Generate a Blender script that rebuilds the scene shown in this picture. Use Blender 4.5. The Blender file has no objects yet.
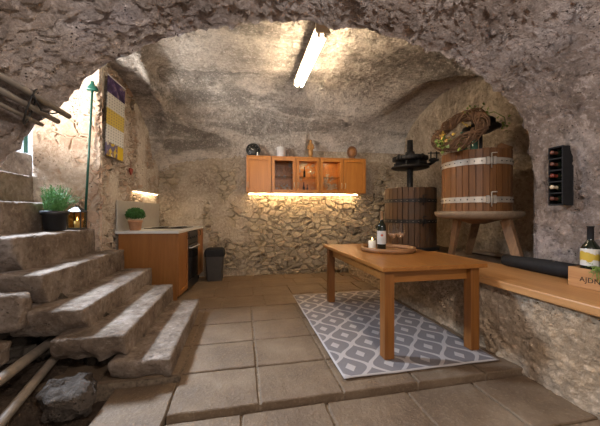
import bpy, bmesh, math, random
from mathutils import Vector, Matrix, noise, Euler
random.seed(7)
PI = math.pi
S = bpy.context.scene
COL = S.collection
def R(d): return math.radians(d)

# ------------------------------------------------------------------ nodes
class NT:
    def __init__(s, name, disp=False):
        s.m = bpy.data.materials.new(name); s.m.use_nodes = True
        s.t = s.m.node_tree; s.t.nodes.clear()
        s.out = s.t.nodes.new('ShaderNodeOutputMaterial')
        s.b = s.t.nodes.new('ShaderNodeBsdfPrincipled')
        s.t.links.new(s.b.outputs[0], s.out.inputs[0])
        if disp: s.m.displacement_method = 'BOTH'
    def n(s, typ, **kw):
        x = s.t.nodes.new(typ)
        for k, v in kw.items(): setattr(x, k, v)
        return x
    def l(s, a, b): s.t.links.new(a, b)
    def put(s, sock, v):
        if isinstance(v, bpy.types.NodeSocket): s.l(v, sock)
        else: sock.default_value = v
    def co(s): 
        if not hasattr(s, '_co'): s._co = s.n('ShaderNodeTexCoord').outputs['Object']
        return s._co
    def map(s, scale=(1,1,1), v=None, loc=(0,0,0), rot=(0,0,0)):
        m = s.n('ShaderNodeMapping'); s.l(v or s.co(), m.inputs[0])
        m.inputs['Scale'].default_value = scale; m.inputs['Location'].default_value = loc
        m.inputs['Rotation'].default_value = rot
        return m.outputs[0]
    def noise(s, scale, detail=6, rough=.55, v=None, dist=0, out=0):
        x = s.n('ShaderNodeTexNoise'); s.l(v or s.co(), x.inputs['Vector'])
        x.inputs['Scale'].default_value = scale; x.inputs['Detail'].default_value = detail
        x.inputs['Roughness'].default_value = rough; x.inputs['Distortion'].default_value = dist
        return x.outputs[out]
    def vor(s, scale, feature='F1', v=None, out='Distance', rnd=1.0):
        x = s.n('ShaderNodeTexVoronoi', feature=feature); s.l(v or s.co(), x.inputs['Vector'])
        x.inputs['Scale'].default_value = scale; x.inputs['Randomness'].default_value = rnd
        return x.outputs[out]
    def ramp(s, f, stops, interp='LINEAR'):
        r = s.n('ShaderNodeValToRGB'); s.l(f, r.inputs[0]); r.color_ramp.interpolation = interp
        e = r.color_ramp.elements
        while len(e) < len(stops): e.new(.5)
        for i, (p, c) in enumerate(stops):
            e[i].position = p
            e[i].color = (c[0], c[1], c[2], 1) if not isinstance(c, (int, float)) else (c, c, c, 1)
        return r.outputs[0]
    def math(s, op, a, b=0.0, c=None, clamp=False):
        x = s.n('ShaderNodeMath', operation=op, use_clamp=clamp)
        s.put(x.inputs[0], a); s.put(x.inputs[1], b)
        if c is not None: s.put(x.inputs[2], c)
        return x.outputs[0]
    def mix(s, f, a, b, blend='MIX'):
        x = s.n('ShaderNodeMix', data_type='RGBA', blend_type=blend)
        s.put(x.inputs[0], f)
        for k, v in ((6, a), (7, b)):
            if isinstance(v, tuple): v = (v[0], v[1], v[2], 1)
            s.put(x.inputs[k], v)
        return x.outputs[2]
    def smooth(s, v, a, b, lo=0., hi=1.):
        x = s.n('ShaderNodeMapRange', interpolation_type='SMOOTHSTEP')
        s.put(x.inputs[0], v); 
        for i, k in enumerate((a, b, lo, hi)): s.put(x.inputs[1+i], k)
        return x.outputs[0]
    def xyz(s, v=None):
        x = s.n('ShaderNodeSeparateXYZ'); s.l(v or s.co(), x.inputs[0]); return x.outputs
    def base(s, c, rough=.6, metal=0, spec=.5):
        if isinstance(c, tuple): c = (c[0], c[1], c[2], 1)
        s.put(s.b.inputs['Base Color'], c); s.put(s.b.inputs['Roughness'], rough)
        s.b.inputs['Metallic'].default_value = metal
        s.b.inputs['Specular IOR Level'].default_value = spec
        return s
    def bump(s, h, dist=.01, st=1.):
        x = s.n('ShaderNodeBump'); s.l(h, x.inputs['Height']); x.inputs['Distance'].default_value = dist
        x.inputs['Strength'].default_value = st
        s.l(x.outputs[0], s.b.inputs['Normal']); return s
    def disp(s, h, scale=1., mid=0.):
        x = s.n('ShaderNodeDisplacement'); s.l(h, x.inputs['Height'])
        x.inputs['Scale'].default_value = scale; x.inputs['Midlevel'].default_value = mid
        s.l(x.outputs[0], s.out.inputs['Displacement']); return s

def plain(name, c, rough=.5, metal=0, spec=.5, var=.15, scale=20):
    k = NT(name)
    f = k.noise(scale, 4)
    d = tuple(x*(1-var) for x in c); e = tuple(min(1, x*(1+var)) for x in c)
    k.base(k.ramp(f, [(.3, d), (.7, e)]), rough, metal, spec)
    return k.m
def emit(name, c, st):
    k = NT(name); k.base((c[0]*.5, c[1]*.5, c[2]*.5), .5)
    k.b.inputs['Emission Color'].default_value = (c[0], c[1], c[2], 1)
    k.b.inputs['Emission Strength'].default_value = st
    return k.m
def wood(name, c1, c2, axis='x', scale=1., rough=.42, fig=1., spec=.4, wear=0):
    k = NT(name)
    st = {'x': (1.2, 14, 14), 'y': (14, 1.2, 14), 'z': (14, 14, 1.2)}[axis]
    v = k.map(tuple(a*scale for a in st))
    f = k.noise(1.6, 8, .6, v, dist=.6)
    st2 = {'x': (2, 90, 90), 'y': (90, 2, 90), 'z': (90, 90, 2)}[axis]
    g = k.noise(1.2, 3, .5, k.map(tuple(a*scale for a in st2)))
    col = k.ramp(f, [(.28, c2), (.5, tuple((a+b)/2 for a, b in zip(c1, c2))), (.72, c1)])
    col = k.mix(k.smooth(g, .55, .75, 0, .45*fig), col, tuple(x*.55 for x in c2))
    if wear:
        w = k.noise(3, 6, .6)
        col = k.mix(k.smooth(w, .5, .75, 0, wear), col, (.07, .06, .05))
    k.base(col, rough, 0, spec); k.bump(g, .0015, .5)
    return k.m
def masonry(name, c_lo, c_mid, c_hi, big=.025, fine=.012, scale=1.4, pit=.35, tint=None, streak=False, spotc=(.05,.04,.035), fs=1.0, mott=0, agg=0):
    """rough lime plaster: patchy colour, lumps and pits"""
    k = NT(name, True)
    a = k.noise(scale, 9, .62)
    a2 = k.noise(scale*.6, 5, .6, k.map((1, 1, 1), loc=(7, 3, 5)))
    col = k.ramp(a, [(.3, c_lo), (.5, c_mid), (.68, c_hi)])
    if tint: col = k.mix(k.smooth(a2, .5, .68, 0, .8), col, tint)
    if streak:
        sn = k.noise(1.25, 7, .62, k.map((.5, 1.5, 2.4), loc=(3, 9, 1)), dist=.8)
        col = k.mix(k.smooth(sn, .47, .63, 0, .9), col, tuple(x*.42 for x in c_mid))
    f = k.noise(22*fs, 6, .7)
    col = k.mix(k.smooth(f, .52, .68, .0, .5), col, tuple(min(1, x*1.3) for x in c_hi))  # painted highlights, then darker flecks: relief contrast put into the colour
    col = k.mix(k.smooth(f, .48, .34, .0, .6), col, tuple(x*.45 for x in c_mid))
    p = k.vor(30*fs, v=k.map((1, 1, 1)), rnd=1)
    pm = k.noise(5*fs, 4, .6)
    pits = k.math('MULTIPLY', k.smooth(p, .10, .28, 1, 0), k.smooth(pm, .5, .62))
    col = k.mix(k.math('MULTIPLY', pits, pit*1.6, clamp=True), col, spotc)
    if mott:
        mo = k.noise(7*fs, 10, .78, k.map((1, 1, 1), loc=(2, 8, 4)), dist=.3)
        col = k.mix(k.smooth(mo, .53, .68, 0, mott), col, tuple(x*.3 for x in c_mid))  # shade of the hollows painted in, as flat light loses the relief
        col = k.mix(k.smooth(mo, .47, .34, 0, mott*.7), col, tuple(min(1, x*1.25) for x in c_hi))
    k.base(col, .92, 0, .2)
    h = k.math('MULTIPLY', k.math('SUBTRACT', k.noise(3.2, 5, .6), .5), big*2.2)
    if mott: h = k.math('SUBTRACT', h, k.math('MULTIPLY', k.smooth(mo, .50, .68), fine*.9))
    if agg:
        ag = k.vor(15, v=k.map((1, 1, 1.2))); ag2 = k.vor(34)
        h = k.math('ADD', h, k.math('MULTIPLY', k.smooth(ag, .0, .62, 1, 0), agg)); h = k.math('ADD', h, k.math('MULTIPLY', k.smooth(ag2, .0, .6, 1, 0), agg*.35))
        col = k.mix(k.smooth(ag, .42, .66, 0, .35), col, tuple(x*.45 for x in c_mid)); k.put(k.b.inputs['Base Color'], col)
    h = k.math('ADD', h, k.math('MULTIPLY', k.math('SUBTRACT', k.noise(13*fs, 8, .72), .5), fine*2.6))
    h = k.math('SUBTRACT', h, k.math('MULTIPLY', pits, fine*1.1))
    k.disp(h)
    return k
def rubble(name, cols, mortar, scale=4.5, depth=.05, maskfn=None, plaster=None, squash=1.7):
    """stone courses with recessed mortar; maskfn(k) gives 1 where stones are bare, 0 where plaster covers them"""
    k = NT(name, True)
    wv = k.n('ShaderNodeVectorMath', operation='ADD')
    k.l(k.map((1, 1, squash)), wv.inputs[0])
    nz = k.n('ShaderNodeTexNoise'); k.l(k.co(), nz.inputs['Vector']); nz.inputs['Scale'].default_value = 2.6; nz.inputs['Detail'].default_value = 3
    sc = k.n('ShaderNodeVectorMath', operation='SCALE'); k.l(nz.outputs['Color'], sc.inputs[0]); sc.inputs['Scale'].default_value = .28
    k.l(sc.outputs[0], wv.inputs[1])
    v = wv.outputs[0]
    e = k.vor(scale, 'DISTANCE_TO_EDGE', v); cid = k.vor(scale, 'F1', v, 'Color')
    idv = k.xyz(cid)[0]
    stone = k.ramp(idv, [(i/(len(cols)-.999), c) for i, c in enumerate(cols)])
    n1 = k.noise(9, 8, .68); n2 = k.noise(34, 6, .7)
    stone = k.mix(k.smooth(n1, .4, .65, 0, .55), stone, tuple(x*.5 for x in cols[len(cols)//2]))
    sm = k.smooth(e, .015, .1)
    col = k.mix(sm, mortar, stone)
    col = k.mix(k.smooth(n2, .45, .7, 0, .4), col, tuple(min(1, x*1.3) for x in mortar))
    h = k.math('MULTIPLY', sm, depth)
    h = k.math('ADD', h, k.math('MULTIPLY', idv, depth*.5))
    h = k.math('ADD', h, k.math('MULTIPLY', k.math('SUBTRACT', n1, .5), depth*.7))
    h = k.math('ADD', h, k.math('MULTIPLY', k.math('SUBTRACT', n2, .5), depth*.35))
    if maskfn:
        mk = maskfn(k)
        a = k.noise(1.5, 9, .62)
        pc = k.ramp(a, [(.3, plaster[0]), (.5, plaster[1]), (.68, plaster[2])])
        f = k.noise(24, 6, .7)
        pc = k.mix(k.smooth(f, .42, .66, 0, .45), pc, tuple(x*1.3 for x in plaster[2]))
        p = k.vor(26); pm = k.noise(4, 4, .6)
        pits = k.math('MULTIPLY', k.smooth(p, .1, .3, 1, 0), k.smooth(pm, .52, .62))
        pc = k.mix(pits, pc, (.05, .04, .03))
        ph = k.math('ADD', k.math('MULTIPLY', k.math('SUBTRACT', k.noise(3, 6, .6), .5), .06), depth*1.25)
        ph = k.math('ADD', ph, k.math('MULTIPLY', k.math('SUBTRACT', f, .5), .022))
        ph = k.math('SUBTRACT', ph, k.math('MULTIPLY', pits, .012))
        col = k.mix(mk, pc, col)
        h = k.math('ADD', k.math('MULTIPLY', mk, h), k.math('MULTIPLY', k.math('SUBTRACT', 1., mk), ph))
    k.base(col, .93, 0, .2); k.disp(h, 1., depth*.6)
    return k.m

# ------------------------------------------------------------------ mesh builder
class MB:
    def __init__(s): s.v = []; s.f = []; s.sm = []; s.M = Matrix()
    def add(s, vs, fs, smooth=False):
        b = len(s.v)
        s.v += [s.M @ Vector(p) for p in vs]
        s.f += [tuple(b+i for i in f) for f in fs]; s.sm += [smooth]*len(fs)
        return s
    def box(s, x0, x1, y0, y1, z0, z1, M=None):
        vs = [Vector((x, y, z)) for z in (z0, z1) for y in (y0, y1) for x in (x0, x1)]
        if M: vs = [M @ v for v in vs]
        return s.add(vs, [(0,2,3,1),(4,5,7,6),(0,1,5,4),(2,6,7,3),(0,4,6,2),(1,3,7,5)])
    def tube(s, pts, r, n=10, caps=True, closed=False):
        pts = [Vector(p) for p in pts]; m = len(pts)
        rs = r if isinstance(r, (list, tuple)) else [r]*m
        up = None; rings = []
        for i, p in enumerate(pts):
            if closed: t = pts[(i+1) % m]-pts[i-1]
            else: t = pts[min(i+1, m-1)]-pts[max(i-1, 0)]
            t.normalize()
            if up is None: up = t.orthogonal().normalized()
            up = (up-t*up.dot(t)); up = up.normalized() if up.length > 1e-6 else t.orthogonal().normalized()
            w = t.cross(up)
            rings.append([p+(up*math.cos(2*PI*k/n)+w*math.sin(2*PI*k/n))*rs[i] for k in range(n)])
        vs = [q for r_ in rings for q in r_]; fs = []
        for i in range(m if closed else m-1):
            for k in range(n):
                a = i*n+k; b = i*n+(k+1) % n; j = (i+1) % m
                fs.append((a, b, j*n+(k+1) % n, j*n+k))
        s.add(vs, fs, True)
        if caps and not closed:
            s.add(rings[0], [tuple(range(n))[::-1]]); s.add(rings[-1], [tuple(range(n))])
        return s
    def lathe(s, prof, n=32, c=(0,0,0), a0=0, a1=2*PI, capb=True, capt=True, smooth=True, ex=1, ey=1):
        full = abs(a1-a0-2*PI) < 1e-6
        k = n if full else n+1; vs = []; fs = []
        for r, z in prof:
            for i in range(k):
                a = a0+(a1-a0)*i/n
                vs.append((c[0]+r*ex*math.cos(a), c[1]+r*ey*math.sin(a), c[2]+z))
        for j in range(len(prof)-1):
            for i in range(n):
                i2 = (i+1) % k
                fs.append((j*k+i, j*k+i2, (j+1)*k+i2, (j+1)*k+i))
        if full and capb and prof[0][0] > 1e-5: fs.append(tuple(range(k))[::-1])
        if full and capt and prof[-1][0] > 1e-5: fs.append(tuple((len(prof)-1)*k+i for i in range(k)))
        return s.add(vs, fs, smooth)
    def ball(s, c, r, n=14, sc=(1,1,1)):
        prof = [(r*math.sin(PI*i/n), -r*math.cos(PI*i/n)) for i in range(n+1)]
        prof[0] = (1e-4, -r); prof[-1] = (1e-4, r)
        b = len(s.v); M0 = s.M
        s.M = M0 @ Matrix.Translation(c) @ Matrix.Diagonal((sc[0], sc[1], sc[2], 1))
        s.lathe(prof, n*2); s.M = M0
        return s
    def ring(s, R_, r, n=40, m=10, M=None):
        pts = [Vector((R_*math.cos(2*PI*i/n), R_*math.sin(2*PI*i/n), 0)) for i in range(n)]
        if M: pts = [M @ p for p in pts]
        return s.tube(pts, r, m, closed=True)
    def build(s, name, mat, parent=None, bevel=0, seg=2, label=None):
        me = bpy.data.meshes.new(name)
        me.from_pydata([tuple(v) for v in s.v], [], s.f)
        me.polygons.foreach_set('use_smooth', s.sm); me.update()
        bm = bmesh.new(); bm.from_mesh(me)
        bmesh.ops.remove_doubles(bm, verts=bm.verts, dist=1e-5)
        bmesh.ops.recalc_face_normals(bm, faces=bm.faces); bm.to_mesh(me); bm.free()
        return link(name, me, mat, parent, bevel, seg, label)
def link(name, me, mat, parent=None, bevel=0, seg=2, label=None):
    o = bpy.data.objects.new(name, me); COL.objects.link(o)
    if mat: me.materials.append(mat)
    if parent: o.parent = parent
    if bevel:
        b = o.modifiers.new('bevel', 'BEVEL'); b.width = bevel; b.segments = seg; b.limit_method = 'ANGLE'; b.angle_limit = R(40)
    if label: o['label'] = label
    return o
def thing(name, label, cat, loc=(0,0,0), rz=0, group=None):
    o = bpy.data.objects.new(name, None); COL.objects.link(o)
    o.empty_display_size = .05
    o.location = loc; o.rotation_euler = (0, 0, rz)
    return tag(o, label, cat, group)
def tag(o, label, cat, group=None):
    o['label'] = label; o['category'] = cat; o['kind'] = 'thing'
    if group: o['group'] = group
    return o
def struct(o, label=None):
    o['kind'] = 'structure'
    if label: o['label'] = label
    return o
def dup(o, loc=None, rz=None, label=None, group=None):
    c = o.copy(); COL.objects.link(c)
    for ch in [x for x in o.children]:
        d = ch.copy(); COL.objects.link(d); d.parent = c
        for g in [x for x in ch.children]:
            e = g.copy(); COL.objects.link(e); e.parent = d
    if loc is not None: c.location = loc
    if rz is not None: c.rotation_euler = (0, 0, rz)
    if label: c['label'] = label
    if group: c['group'] = group
    return c
def grid(name, fn, nu, nv, mat, flip=False, smooth=True):
    vs = [fn(i/nu, j/nv) for j in range(nv+1) for i in range(nu+1)]
    fs = []
    for j in range(nv):
        for i in range(nu):
            a = j*(nu+1)+i
            q = (a, a+1, a+nu+2, a+nu+1)
            fs.append(q[::-1] if flip else q)
    me = bpy.data.meshes.new(name); me.from_pydata([tuple(v) for v in vs], [], fs)
    me.polygons.foreach_set('use_smooth', [smooth]*len(fs)); me.update()
    return link(name, me, mat)
def nz(p, s): return noise.noise(Vector(p)*s)
def nzv(p, s): return noise.noise_vector(Vector(p)*s)
def rockbox(h, r, res, amp, ns, seed=0, fr=None):
    """rounded, roughened block of half sizes h: (verts, faces)"""
    h = Vector(h); vs = {}; V = []; F = []
    n = [max(2, int(2*h[i]/res)) for i in range(3)]
    def vid(i, j, k):
        key = (i, j, k)
        if key not in vs:
            p = Vector((-h.x+2*h.x*i/n[0], -h.y+2*h.y*j/n[1], -h.z+2*h.z*k/n[2]))
            q = Vector([max(-h[a]+r, min(h[a]-r, p[a])) for a in range(3)])
            d = p-q
            if d.length > 1e-6: p = q+d.normalized()*min(r, d.length)
            o = Vector((seed*3.1, seed*1.7, seed*.9))
            p = p+nzv(p+o, ns)*amp+nzv(p+o, ns*3.3)*amp*.5
            vs[key] = len(V); V.append(p)
        return vs[key]
    for a in range(3):
        b, c = (a+1) % 3, (a+2) % 3
        for side in (0, n[a]):
            for i in range(n[b]):
                for j in range(n[c]):
                    q = []
                    for di, dj in ((0,0),(1,0),(1,1),(0,1)):
                        t = [0,0,0]; t[a] = side; t[b] = i+di; t[c] = j+dj
                        q.append(vid(*t))
                    F.append(tuple(q) if side else tuple(q[::-1]))
    return V, F

# ------------------------------------------------------------------ camera
H = 1.18
cam = bpy.data.cameras.new('camera'); co = bpy.data.objects.new('camera', cam); COL.objects.link(co)
co.location = (0, 0, H); co.rotation_euler = (R(90), 0, R(-11.5))
cam.sensor_width = 36; cam.lens = 285/600*36; cam.clip_start = .02; cam.clip_end = 60
S.camera = co

# ------------------------------------------------------------------ materials
M = {}
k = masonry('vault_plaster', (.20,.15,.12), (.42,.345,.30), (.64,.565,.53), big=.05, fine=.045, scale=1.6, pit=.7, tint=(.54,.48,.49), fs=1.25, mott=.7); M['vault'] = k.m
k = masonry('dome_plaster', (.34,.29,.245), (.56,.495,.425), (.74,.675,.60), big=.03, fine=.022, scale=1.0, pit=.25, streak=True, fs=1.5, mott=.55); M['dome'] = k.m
k = masonry('niche_plaster', (.26,.195,.135), (.46,.37,.27), (.62,.52,.40), big=.03, fine=.02, scale=1.4, pit=.5, mott=.45); M['niche'] = k.m
k = masonry('bench_masonry', (.28,.205,.135), (.53,.39,.255), (.70,.55,.40), big=.03, fine=.03, scale=2.2, pit=.6, tint=(.46,.37,.28), agg=.022); M['benchwall'] = k.m
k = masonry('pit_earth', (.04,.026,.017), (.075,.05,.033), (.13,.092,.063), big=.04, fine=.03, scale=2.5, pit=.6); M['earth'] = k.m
k = masonry('step_concrete', (.10,.07,.048), (.185,.137,.10), (.29,.235,.19), big=.0, fine=.010, scale=3, pit=.3, mott=.2); M['step'] = k.m
k = masonry('stone_grey', (.04,.03,.023), (.075,.058,.045), (.115,.092,.073), big=.02, fine=.02, scale=5, pit=.4); M['rock'] = k.m
k = masonry('whitewash', (.55,.57,.60), (.72,.74,.78), (.85,.87,.9), big=.02, fine=.01, scale=2, pit=.2); M['white'] = k.m

def bmask(k):
    x, y, z = k.xyz()
    n = k.noise(2.2, 5, .6)
    a = k.smooth(k.math('ADD', z, k.math('MULTIPLY', k.math('SUBTRACT', n, .5), 1.1)), 1.42, 1.58, 1, 0)
    b = k.smooth(k.math('ADD', x, k.math('MULTIPLY', k.math('SUBTRACT', n, .5), 1.2)), .0, .35)
    a = k.math('MULTIPLY', a, b)
    c = k.smooth(k.noise(1.7, 4, .6, k.map((1, 1, .8), loc=(4, 2, 8))), .53, .60)
    zz = k.smooth(z, 1.7, 2.3, 1, 0)
    return k.math('MAXIMUM', a, k.math('MULTIPLY', c, zz))
M['back'] = rubble('back_masonry', [(.38,.30,.20), (.25,.20,.15), (.48,.385,.26), (.30,.245,.185), (.42,.31,.20)], (.50,.40,.275), 6.6, .05, bmask,
                   [(.22,.17,.125), (.38,.31,.23), (.52,.44,.34)])
def lmask(k):
    return k.smooth(k.noise(1.9, 5, .6), .46, .55)
M['left'] = rubble('left_masonry', [(.42,.30,.21), (.30,.22,.16), (.48,.36,.27), (.46,.28,.18)], (.50,.42,.33), 7.5, .035, lmask,
                   [(.34,.27,.20), (.50,.42,.33), (.62,.55,.46)], 1.5)
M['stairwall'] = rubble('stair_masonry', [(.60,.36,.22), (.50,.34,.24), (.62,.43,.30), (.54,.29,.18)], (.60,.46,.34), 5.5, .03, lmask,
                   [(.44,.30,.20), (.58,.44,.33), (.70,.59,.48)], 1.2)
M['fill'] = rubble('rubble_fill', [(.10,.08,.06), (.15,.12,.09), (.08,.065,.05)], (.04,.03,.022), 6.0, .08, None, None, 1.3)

k = NT('slab_stone')
a = k.noise(2.3, 9, .62); f = k.noise(60, 5, .7); g = k.noise(.9, 4, .5, k.map((1,1,1), loc=(5,1,2)))
c = k.ramp(a, [(.28, (.09,.058,.035)), (.5, (.145,.097,.058)), (.7, (.21,.15,.096))])
c = k.mix(k.smooth(g, .45, .65, 0, .4), c, (.12,.073,.042))
c = k.mix(k.smooth(f, .5, .7, 0, .45), c, (.27,.20,.13))
k.base(c, k.ramp(a, [(.3, .62), (.7, .82)]), 0, .3)
hh = k.math('ADD', k.noise(9, 6, .6), k.math('MULTIPLY', f, .35)); k.bump(hh, .02, 1.); M['slab'] = k.m
M['joint'] = plain('joint_earth', (.17,.125,.085), .95, spec=.1, var=.4, scale=40)

M['oak_x'] = wood('honey_oak_x', (.34,.138,.031), (.22,.08,.016), 'x', rough=.36)
M['oak_y'] = wood('honey_oak_y', (.34,.138,.031), (.22,.08,.016), 'y', rough=.33)
M['oak_z_shade'] = wood('honey_oak_z_shade', (.25,.096,.021), (.16,.056,.011), 'z', rough=.38)  # darker oak copy for the legs, their shade put into the colour
M['alder_z'] = wood('cabinet_alder_z', (.54,.215,.042), (.40,.14,.023), 'z', scale=.8, rough=.35, fig=.5)
M['alder_x'] = wood('cabinet_alder_x', (.54,.215,.042), (.40,.14,.023), 'x', scale=.8, rough=.35, fig=.5)
M['kitchen'] = wood('kitchen_panel', (.31,.13,.036), (.22,.083,.021), 'z', scale=.8, rough=.4, fig=.6)
M['plank_y'] = wood('bench_board', (.50,.26,.10), (.36,.165,.055), 'y', scale=.8, rough=.42)
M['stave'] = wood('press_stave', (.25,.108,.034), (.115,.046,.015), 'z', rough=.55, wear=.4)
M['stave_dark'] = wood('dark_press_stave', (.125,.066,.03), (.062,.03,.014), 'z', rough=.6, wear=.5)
M['stool'] = wood('stool_wood', (.27,.155,.078), (.15,.08,.04), 'z', rough=.6, wear=.3)
M['stool_x'] = wood('stool_slab', (.32,.235,.155), (.20,.14,.088), 'y', rough=.6, wear=.25)
M['tray'] = wood('tray_wood', (.36,.18,.075), (.24,.11,.04), 'x', rough=.45)
M['crate'] = wood('crate_pine', (.50,.27,.11), (.38,.18,.065), 'y', rough=.6)
M['statue'] = wood('carved_wood', (.48,.25,.075), (.30,.14,.035), 'z', rough=.5)
M['disc'] = wood('carved_disc_wood', (.34,.15,.05), (.18,.07,.022), 'z', rough=.5)
M['darkwood'] = wood('dark_carved', (.20,.09,.035), (.10,.04,.015), 'x', rough=.5)
M['iron'] = plain('cast_iron', (.028,.026,.025), .55, .6, var=.4)
M['irondark'] = plain('blackened_iron', (.018,.017,.016), .6, .4, var=.4)
M['zinc'] = plain('galvanised_hoop', (.48,.43,.36), .45, .35, var=.22, scale=14)
M['steel'] = plain('brushed_steel', (.80,.79,.77), .32, .35, var=.08)
M['blackplastic'] = plain('black_plastic', (.014,.014,.015), .4, var=.2)
M['bin'] = plain('bin_plastic', (.05,.042,.036), .45, var=.15)
M['black'] = plain('matt_black', (.012,.012,.013), .75, var=.3, spec=.3)
M['dial'] = plain('dark_dial', (.022,.022,.02), .4, var=.3)
M['worktop'] = plain('pale_worktop', (.62,.61,.58), .35, var=.06)
M['splash'] = plain('grey_splash', (.40,.365,.31), .45, var=.05)
M['ovenglass'] = plain('oven_glass', (.012,.012,.013), .12, var=.1)
M['ceramic'] = plain('white_ceramic', (.75,.72,.66), .35, var=.05)
M['terracotta'] = plain('terracotta', (.42,.21,.11), .75, var=.15)
M['herb'] = plain('herb_leaf', (.075,.20,.045), .55, var=.5, scale=60)
M['herb_dark'] = plain('herb_leaf_dark', (.03,.11,.02), .5, var=.5, scale=60)
M['ivy'] = plain('ivy_leaf', (.17,.24,.045), .5, var=.55, scale=30)
M['ivy_y'] = plain('yellowed_leaf', (.50,.33,.06), .55, var=.5, scale=30)
M['twig'] = wood('wreath_twig', (.20,.105,.05), (.09,.045,.022), 'x', rough=.7)
M['greenpaint'] = plain('green_paint', (.013,.085,.058), .4, var=.2)
M['soil'] = plain('potting_soil', (.03,.022,.016), .95, var=.4, scale=80)
M['pipe_grey'] = plain('grey_conduit', (.20,.175,.15), .5, .0, var=.2)
M['pipe_pit'] = plain('dusty_pipe', (.22,.175,.13), .6, var=.22)
M['cable'] = plain('black_cable', (.012,.011,.01), .55)
M['wax'] = plain('candle_wax', (.85,.79,.66), .5, var=.04)
M['brass'] = plain('nickel_handle', (.60,.54,.42), .3, .9, var=.1)
M['cork'] = plain('red_capsule', (.20,.035,.02), .4)
M['cork2'] = plain('brown_capsule', (.12,.04,.025), .4)
M['cork3'] = plain('cream_capsule', (.62,.52,.36), .4)
M['gold'] = plain('tan_capsule', (.34,.20,.10), .45)
M['heart'] = plain('red_felt', (.30,.06,.04), .8)
M['housing'] = plain('lamp_housing', (.70,.60,.46), .45, var=.06)
M['paper'] = plain('paper_label', (.72,.68,.60), .7, var=.06)
M['flame'] = emit('flame', (1., .62, .22), 8)
M['tube'] = emit('lamp_tube', (1., .80, .56), 72)
M['led'] = emit('led_strip', (1., .70, .36), 95)
M['spot'] = emit('cabinet_spot', (1., .76, .46), 170)
M['led2'] = emit('wall_strip', (1., .74, .44), 14)
def thin(name, tint=(.96,.97,.96), refl=.9, pw=4., edge=.5, gr=.03):
    k = NT(name); t = k.t
    tr = k.n('ShaderNodeBsdfTransparent'); tr.inputs[0].default_value = (*tint, 1)
    gl = k.n('ShaderNodeBsdfGlossy'); gl.inputs['Roughness'].default_value = gr; gl.inputs[0].default_value = (refl, refl, refl, 1)
    lw = k.n('ShaderNodeLayerWeight'); lw.inputs[0].default_value = .5
    ff = k.math('MULTIPLY_ADD', k.math('POWER', lw.outputs['Facing'], pw), edge, .025)
    mx = k.n('ShaderNodeMixShader'); k.l(ff, mx.inputs[0]); k.l(tr.outputs[0], mx.inputs[1]); k.l(gl.outputs[0], mx.inputs[2])
    k.l(mx.outputs[0], k.out.inputs[0]); t.nodes.remove(k.b)
    return k.m
M['pane'] = thin('window_pane', (.95,.95,.94), .5, 4., .4, .03)
M['glass'] = thin('clear_glass', (.96,.97,.97), 1., 1.9, .75)
M['bottle'] = plain('dark_bottle_glass', (.012,.016,.009), .08, var=.1)
M['bottle_green'] = plain('green_bottle_glass', (.06,.14,.10), .1, var=.2)
k = NT('rose_wine'); k.base((.88,.55,.34), .1); k.b.inputs['Alpha'].default_value = .36; M['wine'] = k.m
M['lanternpane'] = thin('amber_lantern_pane', (.95,.86,.66))
M['tin'] = plain('lantern_tin', (.07,.065,.055), .45, .6, var=.25)

# ------------------------------------------------------------------ room shell
ARCH = [(-1.68,.0), (-1.66,.8), (-1.62,1.3), (-1.52,1.50), (-1.42,1.66), (-1.30,1.80), (-1.17,1.93), (-.93,2.20), (-.44,2.47), (.0,2.61), (.45,2.68), (.9,2.69), (1.31,2.645),
        (1.75,2.555), (2.1,2.42), (2.42,2.21), (2.62,1.97), (2.70,1.72), (2.745,1.45), (2.77,1.15), (2.785,.85), (2.79,.5)]
YA = 2.2
def resample(P, n):
    P = [Vector((a, 0, b)) for a, b in P]
    # smooth with Catmull-Rom, then equal arc steps
    Q = []
    for i in range(len(P)-1):
        p0, p1, p2, p3 = P[max(i-1, 0)], P[i], P[i+1], P[min(i+2, len(P)-1)]
        for k in range(12):
            t = k/12
            Q.append(.5*((2*p1)+(p2-p0)*t+(2*p0-5*p1+4*p2-p3)*t*t+(3*p1-p0-3*p2+p3)*t**3))
    Q.append(P[-1])
    L = [0]
    for a, b in zip(Q, Q[1:]): L.append(L[-1]+(b-a).length)
    out = []; j = 0
    for i in range(n+1):
        s = L[-1]*i/n
        while j < len(L)-2 and L[j+1] < s: j += 1
        t = (s-L[j])/max(1e-9, L[j+1]-L[j]); out.append(Q[j].lerp(Q[j+1], min(1, t)))
    return out
NPROF = 300
PROF = resample(ARCH, NPROF)
YB = -1.7
def edge_y(p): return YA+.035*nz((p.x, 0, p.z), 3.0)+.03*nz((p.x, 4, p.z), 9)
def vault_fn(u, v):
    p = PROF[int(round(u*NPROF))]
    ye = edge_y(p); y = ye+(YB-ye)*(v**1.0)
    return Vector((p.x, y, p.z))
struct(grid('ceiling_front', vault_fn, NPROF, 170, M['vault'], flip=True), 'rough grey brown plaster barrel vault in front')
# turned edge of the arch and the wall above it, facing the rear chamber
def ring_fn(u, v):
    p = PROF[int(round(u*NPROF))]
    n = Vector((p.x-.65, 0, max(.2, p.z)-1.0)); 
    top = Vector((max(-1.75, min(3.7, p.x*1.03)), YA+.12, 3.5 if p.z > .6 else p.z))
    a = Vector((p.x, edge_y(p), p.z))
    return a.lerp(top, v)
struct(grid('wall_front', ring_fn, NPROF, 60, M['vault']), 'plaster wall over the front arch')

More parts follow.
